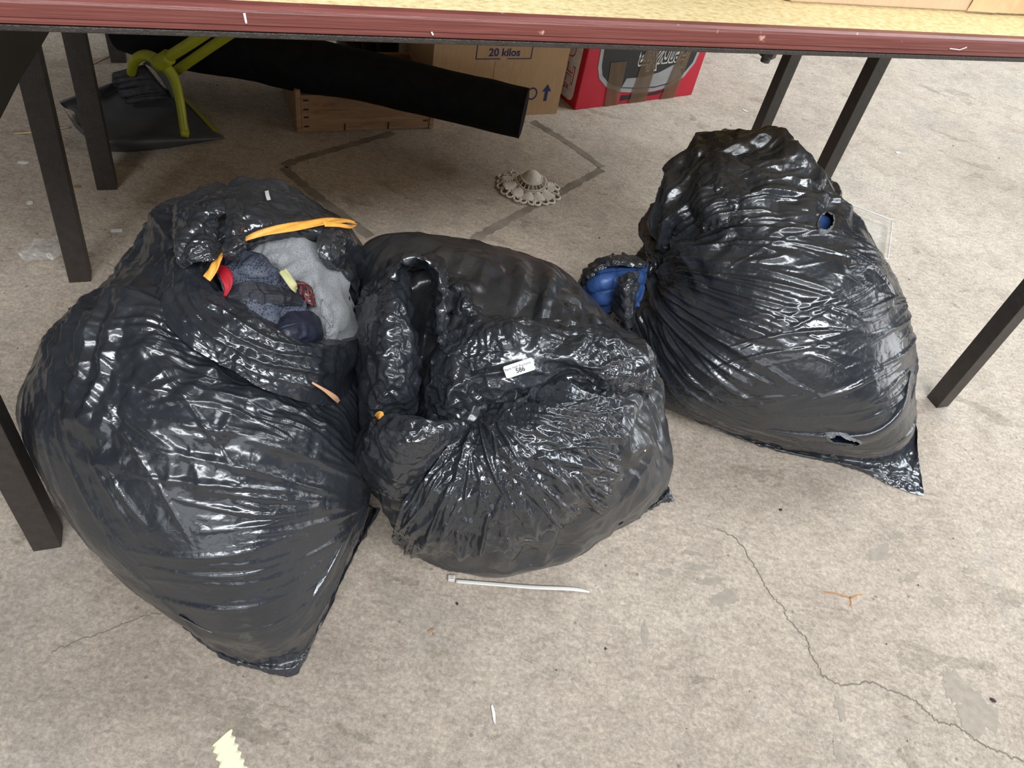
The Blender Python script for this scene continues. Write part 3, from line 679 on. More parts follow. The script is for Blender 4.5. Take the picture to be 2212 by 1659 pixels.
bm = bmesh.new(); o_, i_ = [bm.verts.new((x, y, 0)) for x, y in ring], [bm.verts.new((x * .75, y * .75, 0)) for x, y in ring]
for i in range(24): bm.faces.new((o_[i], o_[(i + 1) % 24], i_[(i + 1) % 24], i_[i]))
bm_obj('printed_ring', bm, MAT_BLUEINK, kf).matrix_local = fk(-.088, .062)
plate('tape_strip', [(-.024, 0), (.024, 0), (.024, .152), (-.024, .152)], simple('clear_brown_tape', (.44, .285, .155), .3, .5), kf, fk(-.185, 0), .0003)

# red printed box, upside down
hb = empty('appliance_box', (-0.0055,2.1017,0.0000), math.radians(39.6)); tag(hb, 'red and black printed appliance box with brown tape, standing upside down', 'box')
HW, HD, HH = .446, .33, .38
ht = box_obj('carton', 0, HW, 0, HD, 0, HH, MAT_RED, hb, .003)
fh = lambda x, z, r=0.0, off=0.0: face_frame(x, -.0005 - off, z, rot=r)
arc = [(.041, .378), (.041, .17), (.046, .12), (.060, .088), (.093, .060), (.150, .040), (.215, .031), (.28, .029), (.34, .037), (.385, .064), (.412, .105), (.418, .15), (.418, .378)]
arc2 = [(.053, .378), (.053, .17), (.058, .125), (.070, .096), (.10, .071), (.152, .052), (.215, .044), (.28, .041), (.335, .048), (.376, .072), (.402, .108), (.408, .15), (.408, .378)]
plate('printed_rim', arc, MAT_SILVER, ht, fh(0, 0)); plate('printed_panel', arc2, MAT_BLACKPRINT, ht, fh(0, 0, 0, .0006))
plate('printed_highlight', [(.15, .055), (.215, .047), (.28, .045), (.335, .052), (.37, .072), (.355, .105), (.33, .108), (.28, .088), (.22, .078), (.16, .080)], MAT_SILVER, ht, fh(0, 0, 0, .0012))
plate('printed_flash', [(.16, .012), (.30, .018), (.34, .030), (.26, .024), (.16, .028)], MAT_BLACKPRINT, ht, fh(0, 0, 0, .0004))
text_mesh('printed_outline', 'HenryXtra', .062, MAT_WHITEPRINT, ht, fh(.283, .130, math.pi, .0014) @ Matrix.Diagonal((.72, 1.32, 1, 1)), .0002, .0036, shear=.25, space=.95)
text_mesh('printed_name', 'HenryXtra', .062, MAT_BLACKPRINT, ht, fh(.283, .130, math.pi, .0020) @ Matrix.Diagonal((.72, 1.32, 1, 1)), .0003, .0, shear=.25, space=.95)
for k, (xa, xb, xc, xd, top) in enumerate(((.103, .152, .086, .142, .132), (.192, .258, .203, .255, .170), (.315, .374, .333, .380, .142))):
    rows = np.linspace(0, 1, 14); pts = []
    for r in rows:
        for s in np.linspace(0, 1, 9):
            x = (xa + (xb - xa) * s) * (1 - r) + (xc + (xd - xc) * s) * r
            pts.append((x, -.0036 - .0007 * math.sin(s * 9 + r * 5 + k * 2) * math.sin(3.1 * s), .001 + top * r))
    mesh_np('tape_strip', pts, grid_faces(14, 9), MAT_TAPE, hb, True, False)
fl = lambda y, z, off=0.0, rot=0.0: face_frame(-.0005 - off, y, z, (0, -1, 0), (0, 0, 1), rot)
plate('printed_panel', rrect(-.31, -.022, .012, .36, .02), MAT_WHITEPRINT, ht, fl(0, 0))
plate('printed_panel', rrect(-.30, -.05, .125, .35, .02), MAT_RED, ht, fl(0, 0, .0006)); plate('printed_panel', rrect(-.297, -.053, .128, .35, .018), MAT_WHITEPRINT, ht, fl(0, 0, .0012))
text_mesh('printed_name', 'Henry', .07, MAT_RED, ht, fl(.125, .085, .0016, math.pi), .0002, .002, space=1.05)
text_mesh('printed_name', 'Henry', .07, MAT_WHITEPRINT, ht, fl(.125, .085, .0022, math.pi), .0002, -.0008, space=1.05)
text_mesh('printed_word', 'xtra', .03, MAT_RED, ht, fl(.075, .042, .0016, math.pi), .0002, .0, space=1.05)

# black covered roll lying across the wooden crate
def black_cloth():
    m, nt, b = new_mat('black_fabric_cover'); v = coords(nt)
    n = noise_node(nt, 30, 5, .6, v); r = ramp(nt, n.outputs[0], [(.35, (.0035, .0035, .004)), (.75, (.009, .009, .010))])
    nt.links.new(r.outputs[0], b.inputs['Base Color']); b.inputs['Roughness'].default_value = .8; b.inputs['Specular IOR Level'].default_value = .15
    bump(nt, b, n.outputs[0], .002, .6); return m
MAT_BLACKCLOTH = black_cloth()
ro = empty('fabric_roll', (-.5, 1.692, .1), 0); tag(ro, 'long black fabric-covered roll lying across the wooden crate', 'roll')
nx, ns_ = 90, 40; xs = np.linspace(-1.09, -.118, nx); th = np.arange(ns_) / ns_ * 2 * np.pi
X_, T_ = np.meshgrid(xs, th, indexing='ij'); R_ = .0565 + .003 * perlin(np.stack([X_ * 6, np.cos(T_), np.sin(T_)], -1), 401) + .0012 * perlin(np.stack([X_ * 20, np.cos(T_) * 4, np.sin(T_) * 4], -1), 402)
sag = np.where(np.sin(T_) < 0, .012 * np.exp(-((X_ + .66) / .10) ** 2) + .03 * np.exp(-((X_ + .95) / .2) ** 2), 0)
pv = np.stack([X_, 1.692 + R_ * np.cos(T_) + .0 * X_, .158 + (R_ + sag) * np.sin(T_)], -1).reshape(-1, 3)
cv = mesh_np('cover', pv, grid_faces(nx, ns_, True), MAT_BLACKCLOTH, ro)
capv = np.array([(-.118 + .0018 * math.cos(8 * r_), 1.692 + r_ * .0572 * math.cos(a), .158 + r_ * .0572 * math.sin(a)) for r_ in (0, .5, .85, 1) for a in th])
mesh_np('end_cap', capv, grid_faces(4, ns_, True), MAT_BLACKCLOTH, ro)
capv2 = capv.copy(); capv2[:, 0] = -1.09; mesh_np('end_cap', capv2, grid_faces(4, ns_, True), MAT_BLACKCLOTH, ro)

# wooden crate
def wood(name, c0, c1):
    m, nt, b = new_mat(name); v = coords(nt, (2.5, 22, 22)); n = noise_node(nt, 4, 6, .65, v, .8)
    r = ramp(nt, n.outputs[0], [(.3, c0), (.7, c1)]); nt.links.new(r.outputs[0], b.inputs['Base Color']); b.inputs['Roughness'].default_value = .7
    bump(nt, b, n.outputs[0], .001, .5); return m
MAT_WOOD = wood('raw_pine', (.20, .105, .05), (.42, .25, .13)); MAT_NAIL = simple('rusty_nail', (.03, .022, .018), .6)
cr = empty('wooden_crate', (-0.6406,1.6466,0.0000), math.radians(30.2)); tag(cr, 'shallow raw wooden crate under the black roll', 'crate')
cw, cd, ch = .322, .22, .100
sb0 = box_obj('side_board', 0, cw, 0, .012, .004, ch - .003, MAT_WOOD, cr, .0015); box_obj('side_board', 0, cw, cd - .012, cd, .004, ch, MAT_WOOD, cr, .0015)
box_obj('end_board', -.012, 0, -.002, cd + .002, .002, ch + .012, MAT_WOOD, cr, .0015); box_obj('end_board', cw, cw + .012, -.002, cd + .002, .002, ch, MAT_WOOD, cr, .0015)
for k in range(4): box_obj('base_slat', 0, cw, .005 + k * .054, .050 + k * .054, .0, .004, MAT_WOOD, cr)
for (x, z) in ((.012, .018), (.012, .042), (.012, .062), (.012, .085), (.312, .024), (.312, .045)):
    box_obj('nail', x - .006, x + .006, -.0012, .0, z - .002, z + .002, MAT_NAIL, sb0)
for x in (.105, .215): box_obj('nail', x - .0015, x + .0015, -.0012, 0, .004, .022, MAT_NAIL, sb0)

# dark bottles and a jar half hidden behind the roll
for k, (px, py, rr_, hh, col, lab) in enumerate((((-0.6624,2.0329,0.0000)[0], (-0.6624,2.0329,0.0000)[1], .020, .20, (.30, .28, .29), 'pale capped bottle behind the roll, leftmost of the row'),
                                       ((-0.6339,2.0395,0.0000)[0], (-0.6339,2.0395,0.0000)[1], .024, .21, (.10, .055, .05), 'reddish brown bottle behind the roll'),
                                       ((-0.5940,2.0397,0.0000)[0], (-0.5940,2.0397,0.0000)[1], .026, .19, (.035, .022, .012), 'dark amber bottle behind the roll'),
                                       ((-0.5437,2.0363,0.0000)[0], (-0.5437,2.0363,0.0000)[1], .034, .22, (.012, .013, .015), 'wide black bottle behind the roll, beside the cardboard box'))):
    pr_ = [(0, 0), (rr_, 0), (rr_, hh * .62), (rr_ * .85, hh * .72), (rr_ * .42, hh * .80), (rr_ * .42, hh * .93), (rr_ * .5, hh * .93), (rr_ * .5, hh), (0, hh)]
    a = np.arange(20) / 20 * 2 * np.pi
    v = np.array([(px + r * math.cos(t), py + r * math.sin(t), z) for r, z in pr_[:6] for t in a]); b_ = empty('bottle', (px, py, 0))
    mesh_np('glass', v, grid_faces(6, 20, True), simple('bottle_glass_%d' % k, col, .15, .6), b_)
    v = np.array([(px + r * math.cos(t), py + r * math.sin(t), z) for r, z in pr_[5:] for t in a]); mesh_np('cap', v, grid_faces(4, 20, True), simple('bottle_cap_%d' % k, (.35, .2, .05) if k == 2 else (.45, .44, .45) if k == 0 else (.02, .02, .02), .4), b_)
    tag(b_, lab, 'bottle', 'bottles behind the roll')

# dustpan with its upright handle, and the brush in it
MAT_PAN = simple('grey_plastic', (.085, .086, .092), .5, .4, .12, 20); MAT_LIME = simple('lime_plastic', (.36, .37, .012), .4, .5, .12, 25)
MAT_BRISTLE = simple('grey_bristle', (.055, .056, .062), .7, .3, .35, 90, .003, 260)
dp = empty('dustpan', (-0.9643,1.4825,0.0000)); tag(dp, 'grey upright dustpan with lime yellow fork handle', 'dustpan')
ctl = [[(-1.0383,1.4132,0.0010), (-0.9826,1.3927,0.0010), (-0.8962,1.4447,0.0010), (-0.7937,1.5435,0.0010)],
       [(-1.0172,1.3713,0.0500), (-0.9489,1.3584,0.0500), (-0.8769,1.4285,0.0350), (-0.7921,1.5431,0.0040)],
       [(-1.0497,1.4042,0.0450), (-0.9920,1.4408,0.0200), (-0.9202,1.4960,0.0100), (-0.8213,1.5657,0.0030)],
       [(-1.0783,1.4378,0.0500), (-1.0395,1.5255,0.0120), (-0.9778,1.5876,0.0080), (-0.8963,1.6302,0.0030)],
       [(-1.0910,1.4284,0.0600), (-1.0777,1.5541,0.0350), (-1.0375,1.6530,0.0200), (-0.9527,1.6767,0.0060)],
       [(-1.0884,1.4121,0.0800), (-1.0596,1.5068,0.0750), (-1.0401,1.6252,0.0500), (-0.9605,1.6770,0.0100)]]
v, f, u_, v_ = sheet_grid(ctl, 46, 40)
v[:, 2] = np.maximum(v[:, 2] + .004 * np.exp(-((v_ - .42) / .05) ** 2) * (np.abs(u_ - .5) < .3), .0015)
pan = mesh_np('pan', v, f, MAT_PAN, dp); sol = pan.modifiers.new('thickness', 'SOLIDIFY'); sol.thickness = .003; sol.offset = 0
bw = [[(-1.0347,1.4105,0.0010), (-1.0867,1.4412,0.0040), (-1.1310,1.4783,0.0200)], [(-1.0156,1.3721,0.0500), (-1.0591,1.3939,0.0650), (-1.0884,1.4121,0.0800)]]
v, f, _, _ = sheet_grid(bw, 8, 14); mesh_np('back_wall', v, f, MAT_PAN, dp)
lipc = [[(-0.7919,1.5448,0.0020), (-0.8703,1.6115,0.0040), (-0.9345,1.6633,0.0070), (-0.9605,1.6770,0.0100)], [(-0.8002,1.5384,0.0020), (-0.8796,1.6068,0.0040), (-0.9419,1.6568,0.0070), (-0.9630,1.6677,0.0100)]]
v, f, _, _ = sheet_grid(lipc, 4, 24); v[:, 2] += .0025; mesh_np('rubber_lip', v, f, MAT_LIME, dp)
fork = tube('fork', [(-0.8444,1.4707,0.0350), (-0.8516,1.4826,0.0600), (-0.8622,1.5018,0.1000), (-0.8812,1.5216,0.1400), (-0.9064,1.5221,0.1650), (-0.9446,1.5381,0.1650), (-0.9765,1.5436,0.1450), (-1.0056,1.5639,0.1000)],
     [.010, .0095, .010, .012, .013, .012, .011, .010], MAT_LIME, dp, 12, 70)
tube('pivot_pin', [(-0.8513,1.4687,0.0400), (-0.8366,1.4732,0.0380)], [.009, .009], MAT_LIME, dp, 10, 6)
tube('handle_collar', [(-0.9072,1.5092,0.1650), (-0.8751,1.5110,0.1900)], [.016, .016], MAT_LIME, dp, 14, 6)
tube('handle', [(-0.8945,1.5120,0.1750), (-0.8111,1.5067,0.2400), (-0.7010,1.5019,0.3300)], [.0115, .0115, .0115], MAT_LIME, dp, 14, 12)
br = empty('lobby_brush', (-1.0069,1.6489,0.0500)); tag(br, 'grey-bristled brush with lime handle resting in the dustpan', 'brush')
tube('handle', [(-0.8964,1.5692,0.1300), (-0.8249,1.5658,0.1900), (-0.7046,1.5481,0.2900)], [.0105, .0105, .0105], MAT_LIME, br, 14, 12)
blk = [[(-0.9855,1.5911,0.1150), (-0.9592,1.5868,0.1100), (-0.9345,1.5845,0.0750), (-0.9223,1.5753,0.0550)], [(-0.9743,1.5941,0.1250), (-0.9422,1.5932,0.1200), (-0.9149,1.5927,0.0850), (-0.9100,1.5883,0.0600)]]
v, f, _, _ = sheet_grid(blk, 10, 24); bo = mesh_np('brush_block', v, f, MAT_PAN, br); sol = bo.modifiers.new('thickness', 'SOLIDIFY'); sol.thickness = .016; sol.offset = 0
ncomb = 26
for k in range(ncomb):
    a = k / (ncomb - 1); b0 = np.array((-0.9830,1.5894,0.1120)) * (1 - a) + np.array((-0.9277,1.5774,0.0550)) * a
    b1 = np.array((-1.0500,1.5539,0.0850)) * (1 - a) + np.array((-1.0210,1.5533,0.0400)) * a; b1 = b1 + RNG.normal(0, .004, 3)
    mid_ = (b0 + b1) / 2 + np.array([0, 0, .004 * math.sin(k * 2.3)])
    tube('bristle_tuft', [b0, mid_, b1], [.0032, .005, .0062], MAT_BRISTLE, br, 6, 8)

# crochet doily on the floor
MAT_YARN = simple('cream_crochet_cotton', (.74, .66, .58), .85, .2, .12, 220, .0012, 500)
DC = Vector((-0.0695,1.6512,0.0000)); dy = empty('crochet_doily', DC); tag(dy, 'cream crochet doily lying crumpled on the floor behind the bags', 'doily')
def dpt(r, a, z): return (DC.x + .86 * r * math.cos(a), DC.y + .95 * r * math.sin(a), z)
def dz(r, a): return .004 + .040 * math.exp(-(r / .034) ** 2) + .007 * max(0, math.sin(2 * a + .6)) * min(1, r / .05)
nr, na = 14, 72
v = np.array([dpt(.030 * i / (nr - 1), 2 * math.pi * j / na, dz(.030 * i / (nr - 1), 2 * math.pi * j / na)) for i in range(nr) for j in range(na)])
mesh_np('centre', v, grid_faces(nr, na, True), MAT_YARN, dy)
def dring(name, r, rad): tube(name, [dpt(r, a, dz(r, a)) for a in np.linspace(0, 2 * math.pi, 49)], rad, MAT_YARN, dy, 6, 120)
dring('ring', .0305, .0022); dring('ring', .0425, .0020); dring('ring', .0465, .0016)
for k in range(20):
    a = k / 20 * 2 * math.pi; tube('spoke', [dpt(.030, a, dz(.030, a)), dpt(.036, a, dz(.036, a)), dpt(.0425, a, dz(.0425, a))], .0013, MAT_YARN, dy, 5, 5)
pet = [(2.75, .060), (3.25, .080), (3.78, .084), (4.30, .080), (4.80, .078), (5.28, .080), (5.80, .084), (6.33, .072)]
for k, (a0, R_out) in enumerate(pet):
    hw = .30; n1, n2 = 12, 14; pts = []
    for i in range(n1):
        r = .0485 + (R_out - .0485) * i / (n1 - 1)
        for j in range(n2):
            s = j / (n2 - 1) * 2 - 1; wv = hw * (math.sin(math.pi * (.22 + .62 * i / (n1 - 1)))) ; a = a0 + s * wv
            pts.append(dpt(r, a, dz(r, a) + .0035 * (1 - s * s) + .0006 * math.sin(j * 3.1)))
    mesh_np('petal', pts, grid_faces(n1, n2), MAT_YARN, dy)
    for sd in (-.55, .45):
        a1 = a0 + sd * .30
        tube('edge_loop', [dpt(R_out - .004, a1 - .13, dz(R_out, a1) + .001), dpt(R_out + .008, a1 - .10, .004), dpt(R_out + .013, a1, .004), dpt(R_out + .008, a1 + .10, .004), dpt(R_out - .004, a1 + .13, dz(R_out, a1) + .001)], .0028, MAT_YARN, dy, 7, 22)
    for sd in (-1, 1):
        for q in range(4):
            r = .054 + q * .008; a = a0 + sd * .29
            tube('spoke', [dpt(r, a - .04, dz(r, a) + .001), dpt(r, a + .04, dz(r, a) + .001)], .0011, MAT_YARN, dy, 5, 4)

# cable tie
MAT_NYLON = simple('natural_nylon', (.62, .60, .56), .35, .5, .06, 30)
ct = empty('cable_tie', (-0.0204,0.5632,0.0000)); tag(ct, 'white nylon cable tie lying on the floor before the middle bag', 'cable tie')
pa = [(-0.0132,0.5598,0.0040), (0.0368,0.5689,0.0030), (0.0975,0.5793,0.0030), (0.1553,0.5913,0.0030), (0.1813,0.5943,0.0015)]
pr_ = resample(pa, 60); tn = np.gradient(pr_, axis=0); sn = np.stack([-tn[:, 1], tn[:, 0], 0 * tn[:, 0]], -1); sn /= np.linalg.norm(sn, axis=1, keepdims=True)
hw = np.where(np.arange(60) < 50, .0026, .0026 - .0018 * (np.arange(60) - 50) / 9)[:, None]
st = np.stack([pr_ + sn * hw, pr_ + sn * hw * .5 + [0, 0, .0006], pr_ - sn * hw * .5 + [0, 0, .0006], pr_ - sn * hw], 1).reshape(-1, 3)
o = mesh_np('strap', st, grid_faces(60, 4), MAT_NYLON, ct); sol = o.modifiers.new('thickness', 'SOLIDIFY'); sol.thickness = .0014; sol.offset = -1
hd = box_obj('head', -.0052, .0048, -.0042, .0042, 0, .0062, MAT_NYLON, ct, .0012); hd.location = (0, 0, .0005); hd.rotation_euler = (0, 0, math.atan2(tn[0][1], tn[0][0]))
for s_ in (-1, 1):
    gr = box_obj('slot_bar', -.0030, .0026, s_ * .0016 - .0005, s_ * .0016 + .0005, .0066, .0072, simple('nylon_slot', (.30, .29, .26), .5), ct); gr.rotation_euler = hd.rotation_euler

# cream sticker with wavy sides
MAT_CREAM = simple('cream_sticker', (.80, .77, .50), .5, .4, .03, 40)
a0, a1 = np.array((-0.2421,0.2888,0.0006)), np.array((-0.1982,0.2419,0.0006)); ax_ = a1 - a0; ln = np.linalg.norm(ax_); ax_ /= ln; sd_ = np.array([-ax_[1], ax_[0], 0])
L_ = np.linspace(0, ln, 70); wv = .0015 * np.sin(L_ / .0098 * 2 * np.pi); hw = .0125
pts = [a0 + ax_ * (l - (.004 * s)) + sd_ * (s * hw + w) for l, w in zip(L_, wv) for s in np.linspace(-1, 1, 5)]
st = mesh_np('wavy_sticker', pts, grid_faces(70, 5), MAT_CREAM); tag(st, 'cream paper strip with wavy edges stuck on the floor', 'sticker')
sol = st.modifiers.new('thickness', 'SOLIDIFY'); sol.thickness = .0005

# clear plastic tray behind the right bag and a scrap of clear film by the left legs
def clear_mat(name, rough=.10, alpha=.16):
    m, nt, b = new_mat(name); v = coords(nt); b.inputs['Base Color'].default_value = (.80, .82, .81, 1); b.inputs['Roughness'].default_value = rough
    b.inputs['Specular IOR Level'].default_value = 1.0; b.inputs['Alpha'].default_value = alpha
    n = noise_node(nt, 60, 3, .6, v); bump(nt, b, n.outputs[0], .001, .5); return m
MAT_CLEAR = clear_mat('clear_plastic')
MAT_CLEAREDGE = simple('clear_plastic_edge', (.62, .63, .62), .2, .6)
tr = empty('plastic_tray', (0.8076,1.7716,0.0000)); tag(tr, 'clear plastic tray lying behind the right bag', 'tray')
q0, q1, q2, q3 = (np.array(k) for k in ((0.7189,1.9075,0.0200), (0.8729,1.8639,0.0200), (0.8244,1.6694,0.0200), (0.6782,1.6900,0.0200)))
mesh_np('tray_base', [k * np.array([1, 1, 0]) + np.array([0, 0, .003]) for k in (q0, q1, q2, q3)], [[0, 1, 2, 3]], MAT_CLEAR, tr, False)
for a, b in ((q0, q1), (q1, q2), (q2, q3), (q3, q0)):
    lo = np.array([0, 0, -.017]); mesh_np('tray_wall', [a, b, b + lo, a + lo], [[0, 1, 2, 3]], MAT_CLEAR, tr, False)
    tube('tray_rim', [a, (a + b) / 2, b], .0018, MAT_CLEAREDGE, tr, 6, 8)
fc = [[(-0.9550,1.0279,0.0020), (-0.9286,1.0550,0.0120), (-0.9021,1.0901,0.0030)], [(-0.9396,1.0004,0.0100), (-0.9027,1.0216,0.0160), (-0.8777,1.0602,0.0120)], [(-0.9212,0.9951,0.0020), (-0.8847,1.0047,0.0120), (-0.8711,1.0449,0.0030)]]
v, f, u_, v_ = sheet_grid(fc, 40, 50); v[:, 2] = np.maximum(.002, v[:, 2] + .005 * crinkle(v, 30, 411))
sc_ = mesh_np('film_scrap', v, f, clear_mat('clear_film', .15, .22)); tag(sc_, 'crumpled scrap of clear film on the floor by the left legs', 'plastic scrap')

# cardboard box standing on the table
tb = empty('cardboard_box', (0.1860,0.9143,0.7365), math.radians(27.5)); tag(tb, 'pale cardboard box standing on the table top', 'box')
e_ = .004; bw_, bd_, bh_ = .56, .34, .26
box_obj('front_panel', 0.02, bw_, 0, e_, .001, bh_, MAT_CARD2, tb, .0015); box_obj('back_panel', 0, bw_, bd_ - e_, bd_, .001, bh_, MAT_CARD2, tb, .0015)
box_obj('side_panel', 0.0, e_, .018, bd_ - e_, .001, bh_, MAT_CARD2, tb, .0015); box_obj('side_panel', bw_ - e_, bw_, e_, bd_ - e_, .001, bh_, MAT_CARD2, tb, .0015)
box_obj('bottom_panel', .01, bw_ - e_, e_ + .005, bd_ - e_, .0005, .004, MAT_CARD2, tb)
bm = bmesh.new(); q_ = [(.02, 0), (.02, .004), (.004, .018), (0, .018)]
lo_ = [bm.verts.new((x, y, .001)) for x, y in q_]; hi_ = [bm.verts.new((x, y, bh_)) for x, y in q_]
bm.faces.new(lo_[::-1]); bm.faces.new(hi_)
for i in range(4): bm.faces.new((lo_[i], lo_[(i + 1) % 4], hi_[(i + 1) % 4], hi_[i]))
bmesh.ops.recalc_face_normals(bm, faces=bm.faces); bm_obj('corner_fold', bm, MAT_CARD2, tb)
MAT_TAPE2 = simple('shiny_tan_tape', (.66, .45, .26), .18, .7, .12, 30)
pts = []
for i in range(20):
    for j in range(26):
        x = .27 + .115 * j / 25; z = .002 + .05 * i / 19
        pts.append((x, -.0018 - .0035 * abs(perlin(np.array([[x * 70, z * 40, 0]]), 421)[0]), z))
mesh_np('tape_strip', pts, grid_faces(20, 26), MAT_TAPE2, tb, True, False)

# bolt under the front rail of the table, staple on its edging
bm = bmesh.new(); bmesh.ops.create_cone(bm, cap_ends=True, segments=6, radius1=.009, radius2=.009, depth=.008); bmesh.ops.create_cone(bm, cap_ends=True, segments=12, radius1=.005, radius2=.005, depth=.02)
o = bm_obj('bolt', bm, MAT_STEEL, t1); o.location = t1.matrix_basis.inverted() @ Vector((0.1826,0.8499,0.7060))

MAT_CHIPPED = simple('chipped_white', (.80, .76, .72), .5, .4, .05)
for nm, a, b, w in (('paint_chip', (-0.2784,0.6014,0.7315), (-0.2792,0.6051,0.7235), .0010), ('staple', (0.3878,0.9354,0.7245), (0.4018,0.9422,0.7235), .0006), ('staple', (0.4018,0.9422,0.7235), (0.4075,0.9486,0.7265), .0006), ('paint_chip', (-0.1417,0.6721,0.7220), (-0.1383,0.6691,0.7195), .0009)):
    li = t1.matrix_basis.inverted(); a, b = li @ Vector(a), li @ Vector(b); a.y = b.y = -.0328
    tube(nm, [tuple(a), tuple((a + b) / 2), tuple(b)], w, MAT_CHIPPED, None, 6, 6).parent = next(c for c in t1.children if c.name.startswith('edging'))

# ------------------------------------------------------------------ floor marks and litter
def ribbon(name, pts, w, m, parent=None, z=.0006, jag=0.0, n=None):
    p = resample(pts, n or len(pts) * 8); p[:, 2] = z
    t = np.gradient(p, axis=0); s = np.stack([-t[:, 1], t[:, 0], 0 * t[:, 0]], -1); s /= np.maximum(np.linalg.norm(s, axis=1, keepdims=True), 1e-9)
    p = p + s * (RNG.normal(0, 1, len(p)) * jag)[:, None]
    ww = (w * (0.7 + .5 * RNG.random(len(p))))[:, None] if jag else np.full((len(p), 1), w)
    v = np.stack([p + s * ww, p - s * ww], 1).reshape(-1, 3); return mesh_np(name, v, grid_faces(len(p), 2), m, parent, False)
MAT_CRACK = simple('crack_dirt', (.19, .16, .13), .9, .1)
MAT_JOINT = simple('dark_joint_filler', (.235, .20, .165), .9, .1, .3, 18)
crk = [(0.3799,0.7627,0.0000), (0.4121,0.7517,0.0000), (0.4370,0.7146,0.0000), (0.4505,0.6886,0.0000), (0.4635,0.6634,0.0000), (0.4805,0.6479,0.0000), (0.4862,0.6299,0.0000), (0.5025,0.6135,0.0000), (0.5152,0.5995,0.0000), (0.5168,0.5816,0.0000), (0.5271,0.5627,0.0000), (0.5320,0.5465,0.0000)]
crk2 = [(0.5323,0.5494,0.0000), (0.5602,0.5429,0.0000), (0.6033,0.5566,0.0000), (0.6301,0.5526,0.0000), (0.6632,0.5468,0.0000), (0.6837,0.5315,0.0000), (0.6983,0.5217,0.0000), (0.7251,0.5214,0.0000), (0.7483,0.5074,0.0000), (0.7729,0.5003,0.0000), (0.8119,0.4934,0.0000)]
ribbon('crack', crk, .0008, MAT_CRACK, floor, .0007, .0012, 110); ribbon('crack', crk2, .0010, MAT_CRACK, floor, .0007, .0012, 120)
ribbon('crack', [(-0.4818,0.3379,0.0000), (-0.4548,0.3631,0.0000), (-0.4291,0.3823,0.0000), (-0.4042,0.4050,0.0000), (-0.3796,0.4179,0.0000)], .0007, MAT_CRACK, floor, .0007, .0012, 60)
for seg in ([(-0.4390,1.7485,0.0000), (-0.5321,1.6278,0.0000), (-0.5953,1.5475,0.0000), (-0.6280,1.4928,0.0000)], [(-0.6252,1.4855,0.0000), (-0.5248,1.4117,0.0000), (-0.4443,1.3602,0.0000), (-0.3661,1.3076,0.0000)], [(-0.1115,1.9784,0.0000), (-0.0262,1.9228,0.0000), (0.0435,1.8683,0.0000), (0.0979,1.8196,0.0000)], [(0.0987,1.8103,0.0000), (0.0265,1.6874,0.0000), (-0.0672,1.5343,0.0000), (-0.1582,1.3819,0.0000)]):
    ribbon('floor_joint', seg, .0115, MAT_JOINT, floor, .0005, .0006, 40)
MAT_RUST = simple('rust_stain', (.42, .21, .09), .9, .1, .3, 60)
ribbon('rust_mark', [(0.5515,0.6919,0.0000), (0.5740,0.6928,0.0000), (0.5926,0.6928,0.0000), (0.6145,0.7033,0.0000)], .0014, MAT_RUST, floor, .0006, .0003, 20); ribbon('rust_mark', [(0.5933,0.6921,0.0000), (0.5934,0.6832,0.0000), (0.5909,0.6762,0.0000)], .0012, MAT_RUST, floor, .0006, .0003, 8)
MAT_PAPER = simple('white_paper', (.70, .69, .66), .7, .2, .05); MAT_STICK = simple('pale_split_wood', (.50, .37, .24), .7, .2); MAT_DIRT = simple('dark_crumb', (.06, .05, .042), .9, .1); MAT_LEAF = simple('tan_leaf', (.38, .22, .10), .8, .2)
def chip(name, px, label, cat, m, sx, sy, rot, th=.0012, group=None, jag=.25, k=8):
    pts = []
    for i in range(k):
        a = 2 * math.pi * i / k; rr = 1 + jag * (RNG.random() - .5) * 2; pts.append((sx * rr * math.cos(a), sy * rr * math.sin(a)))
    if k == 4: pts = [(-sx, -sy), (sx, -sy), (sx, sy), (-sx, sy)]
    o = plate(name, pts, m, None, Matrix.Translation((px[0], px[1], .0005)) @ Matrix.Rotation(rot, 4, 'Z'), th); tag(o, label, cat, group); return o
chip('paper_label', (-0.8307,1.1385,0.0000), 'small white paper label on the floor right of the left leg', 'paper', MAT_PAPER, .010, .0045, .5, k=4)
chip('paper_disc', (-1.0200,1.1600,0.0000), 'round white paper dot on the floor by the left legs', 'paper', MAT_PAPER, .006, .006, 0, jag=.03, k=14)
chip('paper_scrap', (-1.1103,1.2810,0.0000), 'torn white paper scrap at the far left of the floor', 'paper', MAT_PAPER, .014, .005, .4)
chip('dry_leaf', (-0.9726,1.2440,0.0000), 'small tan leaf on the floor beside the second left leg', 'leaf', MAT_LEAF, .007, .006, .3, jag=.1)
chip('white_crumb', (-0.8639,1.1648,0.0000), 'pale crumb on the floor above the paper label', 'litter', MAT_STICK, .006, .004, .9)
chip('paint_flake', (0.0748,0.3893,0.0000), 'thin white splinter on the front floor', 'litter', MAT_PAPER, .002, .011, .35)
chip('wood_chip', (-0.0299,0.4806,0.0000), 'tiny brown wood chip on the front floor', 'litter', MAT_LEAF, .0055, .0018, .6)
chip('paint_flake', (0.5089,2.3610,0.0000), 'white flake on the far floor left of the right legs', 'litter', MAT_PAPER, .011, .004, -.3)
chip('paint_flake', (0.9875,2.3217,0.0000), 'white flake on the far floor right of the right legs', 'litter', MAT_PAPER, .010, .005, .5)
chip('yellow_crumb', (0.0299,1.6889,0.0000), 'yellow crumb on the floor beside the doily', 'litter', simple('yellow_crumb', (.42, .30, .08), .7), .004, .0025, .4)
chip('dark_crumb', (0.4931,0.8330,0.0000), 'dark crumb on the floor below the right bag', 'litter', MAT_DIRT, .003, .002, .4, .002)
